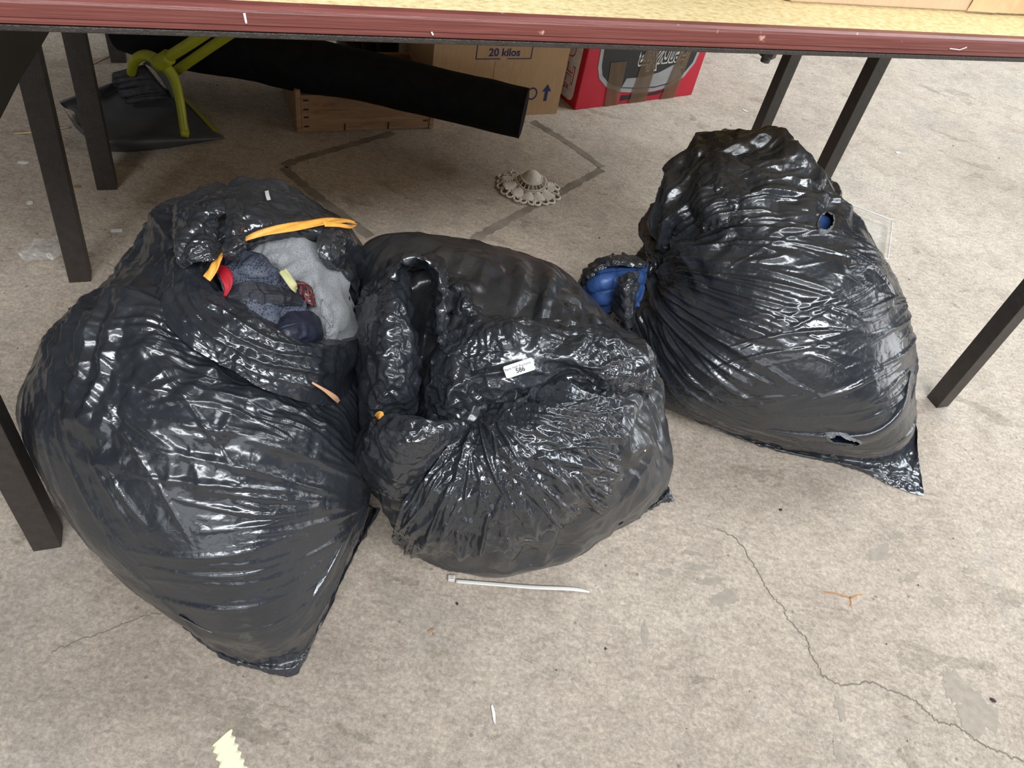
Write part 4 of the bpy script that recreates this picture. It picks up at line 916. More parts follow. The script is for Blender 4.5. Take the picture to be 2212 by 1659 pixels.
chip('dark_crumb', (0.7899,0.5743,0.0000), 'dark crumb at the lower right of the floor', 'litter', MAT_DIRT, .005, .0022, -.3, .002)
chip('dark_crumb', (-0.0043,0.5277,0.0000), 'dark crumb on the floor under the cable tie', 'litter', MAT_DIRT, .002, .002, .4, .002)
for pth, lab in (([(-1.1860,1.3697,0.0030), (-1.1432,1.4018,0.0030), (-1.1026,1.4443,0.0030)], 'thin straw stick on the floor left of the dustpan'), ([(-1.2151,1.7268,0.0030), (-1.2069,1.7642,0.0040), (-1.1993,1.8010,0.0030)], 'pale split stick on the floor by the far left leg')):
    o = tube('stick', pth, .0022, MAT_STICK, None, 6, 10); tag(o, lab, 'stick')
spk = []
for k in range(260):
    a = RNG.random(2); x, y = -1.2 + 2.9 * a[0], .35 + 3.0 * a[1]; s = .0008 + .0022 * RNG.random() ** 3; r = RNG.random(4) * .5 + .7
    spk.append([(x + s * r[0], y, .0006), (x, y + s * r[1], .0012), (x - s * r[2], y, .0006), (x, y - s * r[3], .0006)])
o = mesh_np('floor_crumbs', np.array(spk).reshape(-1, 3), np.arange(len(spk) * 4).reshape(-1, 4), MAT_DIRT, None, False); tag(o, 'fine dark crumbs scattered over the floor', 'crumbs', None, 'stuff')

MAT_WORN = simple('worn_grey_patch', (.315, .268, .222), .85, .2, .14, 90)
for k, (c_, rx, ry, ro) in enumerate((((0.6628,0.7929,0.0000), .022, .013, .5), ((0.2984,0.6609,0.0000), .014, .006, .2), ((0.3387,0.7053,0.0000), .016, .004, .1), ((0.3513,0.6824,0.0000), .022, .005, .3), ((0.3680,0.6620,0.0000), .022, .006, .3), ((0.3915,0.6409,0.0000), .026, .010, .6), ((0.3768,0.6292,0.0000), .010, .008, .2),
        ((0.2681,0.5507,0.0000), .006, .018, .1), ((0.7439,0.7235,0.0000), .010, .008, .2), ((0.7092,0.7610,0.0000), .016, .005, .7), ((0.7346,0.5814,0.0000), .020, .026, .3), ((0.7599,0.5457,0.0000), .036, .030, .4), ((0.5520,0.5089,0.0000), .009, .020, .1), ((0.5418,0.4499,0.0000), .009, .014, .2),
        ((0.6974,0.8365,0.0000), .016, .006, .4), ((0.7417,0.8660,0.0000), .010, .004, .2), ((0.8107,0.7993,0.0000), .010, .006, .3), ((0.2230,0.7491,0.0000), .012, .008, .3))):
    kk = 40; a = np.arange(kk) / kk * 2 * np.pi; rr_ = 1 + .55 * perlin(np.stack([np.cos(a) * 1.3, np.sin(a) * 1.3, a * 0 + k * 3.1], -1), 431) + .4 * perlin(np.stack([np.cos(a) * 4, np.sin(a) * 4, a * 0 + k], -1), 432)
    x, y = rx * rr_ * np.cos(a), ry * rr_ * np.sin(a); bm = bmesh.new()
    vs_ = [bm.verts.new((c_[0] + x_ * math.cos(ro) - y_ * math.sin(ro), c_[1] + x_ * math.sin(ro) + y_ * math.cos(ro), .00015 + k * .00002)) for x_, y_ in zip(x, y)]
    bm.faces.new(vs_); bm_obj('worn_patch', bm, MAT_WORN, floor)

# ------------------------------------------------------------------ loose film: mouths, cuffs, corners
def grid_cols(n, m):
    idx = np.arange(n * m).reshape(n, m); cols = []
    for par in (0, 1):
        cols += [(idx[par:n - 1:2], idx[par + 1:n:2]), (idx[:, par:m - 1:2], idx[:, par + 1:m:2]),
                 (idx[par:n - 1:2, :-1], idx[par + 1:n:2, 1:]), (idx[par:n - 1:2, 1:], idx[par + 1:n:2, :-1])]
    return [(i.ravel(), j.ravel()) for i, j in cols]
def film_sheet(name, ctrl, n, m, parent, mat=None, slack=.10, lo=-.010, hi=.016, crk=.004, scale=14, seed=500, iters=34, wrap=False, rag=0.0, extra=None, calm=None, floor_z=.0015, hidden=None, sub=1, dirs=None, cut=None):
    """sheet of slack film over a control grid, relaxed so that it buckles and creases"""
    ctrl = np.array(ctrl, float)
    if wrap: ctrl = np.concatenate([ctrl[:, -2:], ctrl, ctrl[:, :3]], 1); 
    p, f, u, v = sheet_grid(ctrl, n, m)
    nr = normals(p, f)
    if nr[:, 2].mean() < 0: nr = -nr; f = f[:, ::-1]
    k = np.ones(len(p)) if calm is None else calm(p, u, v)
    h = k * (crk * crinkle(p, scale, seed) + crk * .4 * crinkle(p, scale * 2.2, seed + 20) + .003 * perlin(p * scale * .6, seed + 3))
    if extra is not None: h = h + extra(p, u, v)
    sl = lambda mm, t, i, a: slack * k[i] * sstep(-.4, .3, perlin(mm * scale * .7, seed + 11)) * (1 if dirs is None else (t @ unit(dirs)) ** 2)
    x = relax(p, nr, grid_cols(n, m), neighbours(f, len(p)), sl, p + nr * h[:, None], iters, lo + np.minimum(h, 0), hi + np.maximum(h, 0), .08, .999, .99)
    x[:, 2] = np.maximum(x[:, 2], floor_z)
    if rag:
        e = np.minimum(np.minimum(u, 1 - u) * n, np.minimum(v, 1 - v) * m) if not wrap else np.minimum(u, 1 - u) * n
        if hidden == 'top': e = (1 - u) * n
        cutm = e < rag * (.5 + 1.4 * perlin(x * 45, seed + 9)); f = f[~cutm[f].any(1)]
    if cut is not None: c_ = cut(x[f].mean(1)); f = f[c_ >= 1.12]
    o = mesh_np(name, x, f, mat or MAT_FILM_CRUMPLED, parent)
    if sub: md = o.modifiers.new('subdivision', 'SUBSURF'); md.levels = md.render_levels = sub
    film_sheet.faces = f
    return o, x
def strap(name, pts, w, m, parent, n=60, twist=0.0, up=(0, 0, 1), rip=.15):
    p = resample(pts, n); t = np.gradient(p, axis=0); t /= np.linalg.norm(t, axis=1, keepdims=True); s = np.cross(t, np.array(up, float)); s /= np.linalg.norm(s, axis=1, keepdims=True)
    b = np.cross(s, t); a = twist * np.linspace(0, 1, n)[:, None]; s = s * np.cos(a) + b * np.sin(a)
    ww = np.broadcast_to(resample(np.reshape(w, (-1, 1)), n)[:, 0] if np.ndim(w) else w, n)
    k = 7; e = np.linspace(-1, 1, k)
    v = p[:, None] + s[:, None] * (ww[:, None] * e[None])[..., None] + np.cross(s, t)[:, None] * (rip * ww[:, None] * np.sin(e[None] * 4 + np.arange(n)[:, None] * .25))[..., None]
    o = mesh_np(name, v.reshape(-1, 3), grid_faces(n, k), m, parent); so = o.modifiers.new('thickness', 'SOLIDIFY'); so.thickness = .0006; return o

# ---- left bag: gathered mouth
ring = [[(-0.4202,0.6158,0.4002),(-0.4573,0.6961,0.3884),(-0.4648,0.7768,0.3852),(-0.4366,0.8257,0.3932),(-0.3902,0.8448,0.4006),(-0.3399,0.8614,0.3831),(-0.2858,0.8649,0.3609),(-0.2535,0.8541,0.3364),(-0.2240,0.8191,0.3053),(-0.2069,0.7659,0.2690),(-0.1959,0.7040,0.2412),(-0.2032,0.5890,0.2944),(-0.2506,0.5426,0.3435),(-0.2981,0.5367,0.3707),(-0.3421,0.5421,0.3866),(-0.3889,0.5683,0.3978)],
 [(-0.4022,0.6076,0.4132),(-0.4278,0.6720,0.4081),(-0.4109,0.6988,0.4394),(-0.3878,0.7416,0.4433),(-0.3548,0.7686,0.4423),(-0.3111,0.7798,0.4298),(-0.2684,0.7993,0.3996),(-0.2425,0.8049,0.3661),(-0.2299,0.8170,0.3011),(-0.2122,0.7660,0.2673),(-0.2030,0.7122,0.2444),(-0.2082,0.5910,0.3154),(-0.2524,0.5491,0.3567),(-0.2949,0.5436,0.3808),(-0.3349,0.5479,0.3953),(-0.3755,0.5703,0.4069)],
 [(-0.3812,0.6037,0.4243),(-0.3926,0.6409,0.4323),(-0.3830,0.6656,0.4497),(-0.3601,0.6950,0.4588),(-0.3334,0.7224,0.4551),(-0.2987,0.7399,0.4424),(-0.2613,0.7552,0.4182),(-0.2469,0.7908,0.3634),(-0.2351,0.8124,0.2948),(-0.2188,0.7661,0.2651),(-0.2002,0.6861,0.2876),(-0.2122,0.5938,0.3404),(-0.2524,0.5602,0.3752),(-0.2905,0.5549,0.3962),(-0.3259,0.5578,0.4096),(-0.3593,0.5744,0.4183)],
 [(-0.3626,0.6096,0.4286),(-0.3697,0.6380,0.4345),(-0.3541,0.6488,0.4503),(-0.3388,0.6749,0.4507),(-0.3171,0.6982,0.4463),(-0.2915,0.7201,0.4375),(-0.2615,0.7353,0.4200),(-0.2445,0.7582,0.3749),(-0.2271,0.7642,0.3229),(-0.2141,0.7299,0.2981),(-0.2021,0.6714,0.3148),(-0.2181,0.6052,0.3544),(-0.2495,0.5755,0.3832),(-0.2840,0.5716,0.4038),(-0.3167,0.5791,0.4175),(-0.3439,0.5846,0.4245)],
 [(-0.3542,0.6238,0.4221),(-0.3587,0.6498,0.4239),(-0.3488,0.6733,0.4250),(-0.3352,0.6935,0.4247),(-0.3186,0.7143,0.4204),(-0.2979,0.7345,0.4123),(-0.2744,0.7527,0.3959),(-0.2478,0.7463,0.3694),(-0.2306,0.7616,0.3158),(-0.2205,0.7389,0.2882),(-0.2113,0.6853,0.3114),(-0.2277,0.6262,0.3515),(-0.2521,0.6011,0.3755),(-0.2800,0.5959,0.3942),(-0.3115,0.5989,0.4093),(-0.3383,0.6048,0.4179)],
 [(-0.3685,0.6639,0.3854),(-0.3670,0.6811,0.3904),(-0.3550,0.7000,0.3926),(-0.3399,0.7194,0.3915),(-0.3243,0.7385,0.3859),(-0.3086,0.7589,0.3760),(-0.2902,0.7746,0.3589),(-0.2700,0.7784,0.3270),(-0.2568,0.7974,0.2747),(-0.2452,0.7723,0.2603),(-0.2468,0.7571,0.2511),(-0.2535,0.6847,0.3075),(-0.2710,0.6537,0.3390),(-0.2946,0.6434,0.3594),(-0.3262,0.6479,0.3752),(-0.3523,0.6518,0.3820)]]
def mouth_folds(p, u, v):
    low = sstep(.02, .12, (MOUTH_A[1] + .02 - p[:, 1]) + .25 * (MOUTH_A[0] - p[:, 0]))
    s = u * 7.0 + 1.0 * perlin(p * 5, 601) + .4 * perlin(p * 13, 602); out = sstep(.10, .45, u) * (1 - sstep(.70, .85, u))
    return out * low * (.0085 * (.35 + .65 * sstep(-.3, .3, perlin(p * 8, 604))) * crest(s, 1.0) - .003) + .004 * (1 - low) * out * crinkle(p, 11, 603)
film_sheet('gathered_mouth', ring, 84, 300, bagA, MAT_FILM_CRUMPLED, .06, -.008, .012, .0022, 16, 610, 26, wrap=True, extra=mouth_folds, rag=2, hidden=None)
film_sheet('torn_strip', [[(-0.3651,0.7012,0.4723),(-0.3530,0.6987,0.4752),(-0.3446,0.7005,0.4690)],
 [(-0.3509,0.6632,0.4786),(-0.3360,0.6595,0.4821),(-0.3306,0.6729,0.4718)],
 [(-0.3398,0.6324,0.4748),(-0.3226,0.6309,0.4777),(-0.3176,0.6455,0.4661)],
 [(-0.3338,0.6178,0.4624),(-0.3218,0.6189,0.4601),(-0.3189,0.6379,0.4503)],
 [(-0.3380,0.6272,0.4437),(-0.3305,0.6289,0.4421),(-0.3260,0.6366,0.4416)]], 60, 40, bagA, None, .12, crk=.003, scale=24, seed=620, rag=2.5)
film_sheet('torn_strip', [[(-0.4352,0.7039,0.4346),(-0.4224,0.6970,0.4488),(-0.3967,0.6879,0.4652),(-0.3733,0.6916,0.4716),(-0.3584,0.6991,0.4661)],
 [(-0.4178,0.6712,0.4439),(-0.3991,0.6606,0.4622),(-0.3801,0.6606,0.4735),(-0.3593,0.6658,0.4795),(-0.3478,0.6756,0.4703)],
 [(-0.4027,0.6339,0.4470),(-0.3759,0.6228,0.4683),(-0.3632,0.6317,0.4730),(-0.3664,0.6532,0.4687),(-0.3615,0.6695,0.4656)],
 [(-0.3886,0.6119,0.4447),(-0.3668,0.6067,0.4609),(-0.3524,0.6149,0.4653),(-0.3504,0.6342,0.4615),(-0.3600,0.6618,0.4492)],
 [(-0.3758,0.6070,0.4363),(-0.3568,0.6034,0.4495),(-0.3449,0.6112,0.4516),(-0.3448,0.6313,0.4451),(-0.3511,0.6506,0.4372)]], 60, 70, bagA, None, .14, crk=.004, scale=20, seed=640, rag=2.5)
film_sheet('torn_strip', [[(-0.2726,0.7460,0.4282),(-0.2612,0.7501,0.4272),(-0.2509,0.7721,0.4083)],
 [(-0.2659,0.7136,0.4236),(-0.2520,0.7227,0.4211),(-0.2396,0.7484,0.3995)],
 [(-0.2598,0.7084,0.4069),(-0.2431,0.7097,0.4052),(-0.2379,0.7379,0.3822)],
 [(-0.2613,0.7280,0.3827),(-0.2510,0.7413,0.3684),(-0.2452,0.7551,0.3559)]], 50, 40, bagA, None, .12, crk=.003, scale=22, seed=655, rag=2)
strap('drawstring', [[(-0.3331,0.6607,0.4474),(-0.3165,0.6736,0.4534),(-0.2960,0.6903,0.4549),(-0.2781,0.7153,0.4490),(-0.2614,0.7476,0.4369),(-0.2505,0.7762,0.4225),(-0.2426,0.7952,0.4080)]][0], [.0015, .004, .0052, .006, .0055, .004, .003], MAT_ORANGE, bagA, 70, .5, (.1, -.6, .75))
strap('drawstring', [[(-0.2628,0.7351,0.4408),(-0.2513,0.7516,0.4317),(-0.2425,0.7697,0.4193),(-0.2418,0.7906,0.4084)]][0], [.003, .0028, .0028, .002], MAT_ORANGE, bagA, 30, .2, (.1, -.6, .75))
strap('drawstring', [[(-0.3414,0.6339,0.4487),(-0.3406,0.6184,0.4494),(-0.3402,0.6074,0.4463),(-0.3453,0.5983,0.4378)]][0], [.0035, .005, .006, .005], MAT_ORANGE, bagA, 36, .4, (-.5, -.4, .7))
strap('drawstring', [[(-0.2207,0.5685,0.3469),(-0.2080,0.5717,0.3354),(-0.1980,0.5774,0.3201),(-0.1954,0.5861,0.3036)]][0], [.001, .0018, .003, .002], simple('faded_drawstring', (.55, .30, .17), .6), bagA, 24, .2, (.1, -.6, .75))
MAT_PAPERTAG = simple('white_tag', (.70, .70, .69), .6)
mesh_np('paper_tag', np.array([[(-0.3413,0.7518,0.4554),(-0.3386,0.7563,0.4547)],
 [(-0.3336,0.7362,0.4605),(-0.3309,0.7407,0.4598)],
 [(-0.3274,0.7253,0.4626),(-0.3245,0.7293,0.4621)]]).reshape(-1, 3), grid_faces(3, 2), MAT_PAPERTAG, bagA)
film_sheet('bottom_corner', [[(-0.3185,0.3722,0.1270),(-0.2774,0.3652,0.1218),(-0.2295,0.3697,0.1253),(-0.1941,0.3924,0.1260),(-0.1749,0.4316,0.1490),(-0.1620,0.4849,0.1743),(-0.1553,0.5430,0.1783)],
 [(-0.3098,0.3661,0.1213),(-0.2699,0.3595,0.1087),(-0.2259,0.3634,0.1039),(-0.1876,0.3869,0.0991),(-0.1674,0.4233,0.1265),(-0.1541,0.4804,0.1527),(-0.1495,0.5464,0.1655)]] + [[(-0.3439,0.4077,0.0090),(-0.2848,0.3833,0.0140),(-0.2333,0.3801,0.0200),(-0.1886,0.3964,0.0260),(-0.1734,0.4468,0.0260),(-0.1680,0.5430,0.0200),(-0.1603,0.6388,0.0180)],
 [(-0.3434,0.4077,0.0040),(-0.2810,0.3810,0.0060),(-0.2305,0.3768,0.0080),(-0.1853,0.3859,0.0120),(-0.1748,0.4320,0.0120),(-0.1676,0.5338,0.0100),(-0.1549,0.6459,0.0100)],
 [(-0.3429,0.4075,0.0020),(-0.2796,0.3794,0.0020),(-0.2305,0.3757,0.0020),(-0.1865,0.3782,0.0020),(-0.1781,0.4124,0.0020),(-0.1695,0.5274,0.0020),(-0.1517,0.6506,0.0020)]], 50, 150, bagA, MAT_FILM, .07, -.004, .008, .0022, 15, 660, 26, calm=lambda p, u, v: sstep(.12, .45, u))

# ---- clothes showing in the mouth of the left bag
def cloth_mat(name, col, kind):
    m, nt, b = new_mat(name); v = coords(nt)
    if kind == 'wool':
        n = noise_node(nt, 520, 4, .8, v); r = ramp(nt, n.outputs[0], [(.3, tuple(c * .55 for c in col)), (.7, tuple(c * 1.35 for c in col))]); b.inputs['Roughness'].default_value = .95; hs = n.outputs[0]
        b.inputs['Sheen Weight'].default_value = .3
    elif kind == 'mesh':
        vo = N(nt, 'ShaderNodeTexVoronoi'); vo.inputs['Scale'].default_value = 330; vo.inputs['Randomness'].default_value = .15; nt.links.new(v, vo.inputs['Vector'])
        r = ramp(nt, vo.outputs['Distance'], [(.22, tuple(c * .18 for c in col)), (.42, tuple(c * 1.5 for c in col))]); b.inputs['Roughness'].default_value = .6; hs = vo.outputs['Distance']
    elif kind == 'print':
        n = noise_node(nt, 70, 2, .5, v, 2.5); r = ramp(nt, n.outputs[0], [(.40, (.02, .02, .025)), (.47, (.16, .012, .018)), (.56, (.20, .02, .025)), (.60, (.40, .34, .28)), (.64, (.03, .03, .04))]); hs = n.outputs[0]; b.inputs['Roughness'].default_value = .6
    else:
        n = noise_node(nt, 160, 3, .6, v); r = ramp(nt, n.outputs[0], [(.3, tuple(c * .8 for c in col)), (.7, tuple(c * 1.2 for c in col))]); b.inputs['Roughness'].default_value = .45 if kind == 'satin' else .7; hs = n.outputs[0]
    nt.links.new(r.outputs[0], b.inputs['Base Color']); bump(nt, b, hs, .001, .5); return m
def cloth(name, ctrl, n, m, mat, label, cat, seed, folds=.006, fs=12):
    p, f, u, v = sheet_grid(ctrl, n, m); nr = normals(p, f)
    if nr[:, 2].mean() < 0: nr = -nr; f = f[:, ::-1]
    h = folds * (fbm(p * fs, seed, 2) + .6 * ridges(p, [.5, -.8, .1], [.8, .5, .1], fs * .8, seed + 2, .3, .5, 1.0))
    sl = lambda mm, t, i, a: .16 * sstep(-.3, .3, perlin(mm * 9, seed + 5))
    x = relax(p, nr, grid_cols(n, m), neighbours(f, len(p)), sl, p + nr * h[:, None], 50, -.014, .014, .14, .999, .99)
    o = mesh_np(name, x, f, mat); md = o.modifiers.new('subdivision', 'SUBSURF'); md.levels = md.render_levels = 1
    so = o.modifiers.new('thickness', 'SOLIDIFY'); so.thickness = .002; so.offset = -1
    tag(o, label, cat); return o
MAT_WOOL = cloth_mat('grey_wool', (.27, .275, .285), 'wool'); MAT_MESH = cloth_mat('navy_mesh', (.045, .052, .075), 'mesh'); MAT_NAVY = cloth_mat('navy_satin', (.018, .020, .038), 'satin')
cloth('wool_jumper', [[(-0.3576,0.7096,0.4072),(-0.3287,0.7240,0.4109),(-0.3036,0.7486,0.4039),(-0.2807,0.7839,0.3774),(-0.2580,0.8004,0.3299)],
 [(-0.3348,0.6890,0.4077),(-0.3044,0.6911,0.4115),(-0.2841,0.7121,0.4057),(-0.2675,0.7376,0.3884),(-0.2391,0.7519,0.3408)],
 [(-0.3213,0.6883,0.3948),(-0.2930,0.6883,0.3925),(-0.2733,0.7039,0.3829),(-0.2553,0.7102,0.3724),(-0.2311,0.7574,0.3027)],
 [(-0.2863,0.6977,0.3655),(-0.2700,0.6929,0.3594),(-0.2513,0.6815,0.3631),(-0.2392,0.6801,0.3605),(-0.2299,0.7653,0.2711)],
 [(-0.2625,0.6783,0.3357),(-0.2462,0.6658,0.3439),(-0.2343,0.6568,0.3516),(-0.2245,0.6705,0.3427),(-0.2237,0.7568,0.2586)],
 [(-0.2488,0.6549,0.3175),(-0.2386,0.6512,0.3202),(-0.2299,0.6600,0.3149),(-0.2237,0.6864,0.2924),(-0.2182,0.7396,0.2538)]], 90, 90, MAT_WOOL, 'light grey wool jumper in the mouth of the left bag', 'jumper', 701, .012, 19)
cloth('mesh_jacket', [[(-0.3675,0.6654,0.4086),(-0.3510,0.6707,0.4196),(-0.3341,0.6820,0.4143),(-0.3213,0.6967,0.4026)],
 [(-0.3538,0.6432,0.4089),(-0.3265,0.6520,0.4203),(-0.3021,0.6708,0.4100),(-0.2912,0.6901,0.3845)],
 [(-0.3439,0.6252,0.4021),(-0.3181,0.6400,0.3981),(-0.2909,0.6536,0.3919),(-0.2700,0.6780,0.3714)],
 [(-0.3310,0.6185,0.3942),(-0.3004,0.6232,0.3961),(-0.2749,0.6334,0.3920),(-0.2532,0.6620,0.3564)],
 [(-0.3122,0.6089,0.3799),(-0.2850,0.6094,0.3843),(-0.2627,0.6211,0.3776),(-0.2451,0.6625,0.3394)],
 [(-0.2951,0.6034,0.3612),(-0.2756,0.6090,0.3587),(-0.2583,0.6208,0.3496),(-0.2430,0.6553,0.3190)]], 80, 80, MAT_MESH, 'navy mesh jacket bunched in the mouth of the left bag', 'jacket', 711, .010, 22)
cloth('navy_shirt', [[(-0.2809,0.6111,0.3748),(-0.2697,0.6260,0.3856),(-0.2567,0.6425,0.3814),(-0.2472,0.6615,0.3587)],
 [(-0.2774,0.6021,0.3738),(-0.2626,0.6074,0.3860),(-0.2481,0.6264,0.3812),(-0.2403,0.6528,0.3532)],
 [(-0.2753,0.6024,0.3648),(-0.2560,0.6030,0.3755),(-0.2429,0.6185,0.3679),(-0.2375,0.6475,0.3435)],
 [(-0.2748,0.6052,0.3474),(-0.2586,0.6137,0.3470),(-0.2470,0.6316,0.3341),(-0.2406,0.6566,0.3145)]], 40, 40, MAT_NAVY, 'smooth navy fabric at the lower edge of the bag mouth', 'shirt', 721, .005, 24)
cloth('navy_shirt', [[(-0.3317,0.6242,0.4112),(-0.3145,0.6345,0.4136),(-0.2891,0.6505,0.4019),(-0.2709,0.6589,0.3865)],
 [(-0.3285,0.6099,0.4087),(-0.3076,0.6232,0.4077),(-0.2827,0.6405,0.3978),(-0.2634,0.6533,0.3826)],
 [(-0.3214,0.6101,0.4005),(-0.3037,0.6185,0.3990),(-0.2840,0.6357,0.3908),(-0.2630,0.6515,0.3770)]], 30, 40, cloth_mat('dark_navy_cotton', (.016, .017, .024), 'plain'), 'dark navy cotton panel across the mesh jacket', 'shirt', 726, .005, 24)
strap('red_strap', [[(-0.3499,0.6329,0.4257),(-0.3398,0.6254,0.4298),(-0.3326,0.6180,0.4277),(-0.3288,0.6103,0.4217),(-0.3303,0.6043,0.4127)]][0], [.004, .006, .0065, .004, .0015], simple('red_fabric', (.42, .010, .022), .6), None, 30, .6, (-.2, -.5, .8)); tag(bpy.data.objects['red_strap'], 'red fabric strap poking out between the dark clothes', 'strap')
strap('yellow_tape', [[(-0.2889,0.6661,0.4146),(-0.2799,0.6592,0.4116),(-0.2723,0.6557,0.4041),(-0.2710,0.6601,0.3941)]][0], [.0045, .005, .005, .003], simple('pale_yellow_fabric', (.50, .48, .24), .7), None, 24, .3, (.2, -.5, .8)); tag(bpy.data.objects['yellow_tape'], 'pale yellow fabric strip beside the grey jumper', 'strap')
cloth('patterned_scarf', [[(-0.2782,0.6790,0.3913),(-0.2697,0.6792,0.3922),(-0.2636,0.6881,0.3798)],
 [(-0.2687,0.6651,0.3879),(-0.2604,0.6642,0.3912),(-0.2561,0.6795,0.3743)],
 [(-0.2612,0.6620,0.3761),(-0.2538,0.6605,0.3775),(-0.2521,0.6738,0.3640)]], 30, 26, cloth_mat('dark_red_print', (1, 1, 1), 'print'), 'dark red patterned scarf between jumper and jacket', 'scarf', 731, .002, 20)

# ---- middle bag: crumpled open mouth
FM = MAT_FILM_CRUMPLED
P0 = np.array((-0.0297,0.5970,0.3296)); CAMN = unit([0, -.68, .73])
def fan_folds(p, u, v):
    nn = np.tile(CAMN, (len(p), 1)); dr = lambda c: unit(c - P0 - np.array([0, 0, .0]))
    return streaks(p, nn, np.ones(len(p)), dr, 85, (.03, .10), (.004, .011), (.002, .009), 771, .22) + .7 * streaks(p, nn, np.ones(len(p)), dr, 170, (.012, .04), (.0025, .005), (.0012, .0035), 772, .55) + .007 * crinkle(p, 6.5, 773)
film_sheet('mouth_flap', [[(-0.1022,0.6837,0.3460),(-0.0712,0.7082,0.3631),(-0.0234,0.7328,0.3710),(0.0344,0.7529,0.3685),(0.0997,0.7998,0.3352),(0.1599,0.8748,0.2626)],
 [(-0.0904,0.6513,0.3623),(-0.0526,0.6596,0.3859),(-0.0063,0.6726,0.3979),(0.0478,0.6914,0.3967),(0.1072,0.7208,0.3790),(0.1644,0.7642,0.3349)],
 [(-0.0676,0.6270,0.3596),(-0.0368,0.6303,0.3743),(0.0015,0.6403,0.3834),(0.0499,0.6649,0.3888),(0.1127,0.6839,0.3794),(0.1784,0.7334,0.3337)],
 [(-0.0483,0.6113,0.3422),(-0.0223,0.6138,0.3526),(0.0121,0.6302,0.3634),(0.0571,0.6629,0.3696),(0.1216,0.6658,0.3616),(0.1795,0.7134,0.3202)],
 [(-0.0392,0.6096,0.3175),(-0.0107,0.6158,0.3290),(0.0266,0.6359,0.3405),(0.0702,0.6695,0.3454),(0.1363,0.6834,0.3194),(0.1802,0.7307,0.2861)]], 90, 140, bagB, FM, .15, -.012, .016, .0048, 12, 740, 40, rag=1.5, extra=lambda p, u, v: .008 * ridges(p, CX + .45 * CY, CY, 11, 745, .3, .2) + .004 * ridges(p, CX + .2 * CY, CY, 24, 747, .3, .2),
 calm=lambda p, u, v: .25 + .75 * sstep(.016, .036, np.linalg.norm(p - np.array((0.0043,0.6329,0.3799)), axis=1)))
film_sheet('front_drape', [[(-0.0605,0.6021,0.2934),(-0.0307,0.6112,0.3153),(0.0136,0.6350,0.3344),(0.0647,0.6713,0.3434),(0.1311,0.6925,0.3185)],
 [(-0.0690,0.5648,0.2947),(-0.0319,0.5724,0.3207),(0.0165,0.5881,0.3451),(0.0691,0.6181,0.3592),(0.1415,0.6556,0.3225)],
 [(-0.0757,0.5416,0.2767),(-0.0314,0.5406,0.3037),(0.0165,0.5554,0.3291),(0.0725,0.5878,0.3448),(0.1496,0.6356,0.3038)],
 [(-0.0909,0.5256,0.2314),(-0.0436,0.5175,0.2616),(0.0135,0.5291,0.2915),(0.0747,0.5595,0.3066),(0.1549,0.6087,0.2691)],
 [(-0.1029,0.5245,0.1617),(-0.0541,0.5043,0.1975),(0.0119,0.5096,0.2327),(0.0719,0.5362,0.2530),(0.1493,0.5859,0.2334)],
 [(-0.1115,0.5480,0.0762),(-0.0656,0.5209,0.1026),(0.0123,0.5091,0.1683),(0.0692,0.5281,0.1975),(0.1465,0.5787,0.2042)]], 150, 165, bagB, FM, .12, -.012, .014, .0022, 14, 760, 30, rag=4, hidden='top', dirs=CX + .25 * CY, extra=fan_folds)
film_sheet('front_cuff', [[(-0.1741,0.6324,0.1963),(-0.1439,0.6081,0.2468),(-0.1061,0.5928,0.2781),(-0.0721,0.5901,0.2934),(-0.0473,0.5949,0.2968)],
 [(-0.1758,0.5954,0.2353),(-0.1437,0.5629,0.3158),(-0.1031,0.5409,0.3580),(-0.0680,0.5453,0.3608),(-0.0416,0.5792,0.3254)],
 [(-0.1709,0.5684,0.2437),(-0.1339,0.5287,0.3259),(-0.0959,0.5125,0.3635),(-0.0631,0.5258,0.3583),(-0.0450,0.5673,0.3194)],
 [(-0.1621,0.5563,0.2249),(-0.1196,0.5127,0.2987),(-0.0908,0.5074,0.3215),(-0.0681,0.5265,0.3195),(-0.0528,0.5623,0.3002)],
 [(-0.1565,0.5820,0.1585),(-0.1164,0.5322,0.2247),(-0.0932,0.5234,0.2421),(-0.0772,0.5362,0.2557),(-0.0614,0.5660,0.2656)],
 [(-0.1500,0.6077,0.1123),(-0.1185,0.5673,0.1591),(-0.0942,0.5536,0.1859),(-0.0744,0.5547,0.2204),(-0.0599,0.5704,0.2514)]], 90, 90, bagB, FM, .09, -.006, .010, .0026, 20, 780, 30, extra=lambda p, u, v: .003 * ridges(p, CX - .3 * CY, CY, 22, 785, .3, .2) * (1 - sstep(.45, .6, u)))
film_sheet('side_flap', [[(-0.2164,0.7794,0.3396),(-0.1869,0.7394,0.3922),(-0.1686,0.7349,0.4053),(-0.1578,0.7476,0.3857)],
 [(-0.2272,0.7589,0.3109),(-0.1832,0.6832,0.3948),(-0.1548,0.6683,0.4167),(-0.1445,0.7098,0.3723)],
 [(-0.2291,0.7370,0.2438),(-0.1714,0.6280,0.3671),(-0.1342,0.6123,0.3934),(-0.1194,0.6687,0.3360)],
 [(-0.2207,0.7087,0.1811),(-0.1585,0.5888,0.3281),(-0.1229,0.5805,0.3490),(-0.1032,0.6253,0.2986)],
 [(-0.2025,0.6633,0.1528),(-0.1546,0.5816,0.2717),(-0.1325,0.5850,0.2949),(-0.1081,0.6132,0.2727)]], 110, 62, bagB, FM, .14, -.010, .012, .0045, 17, 800, 34, rag=1)
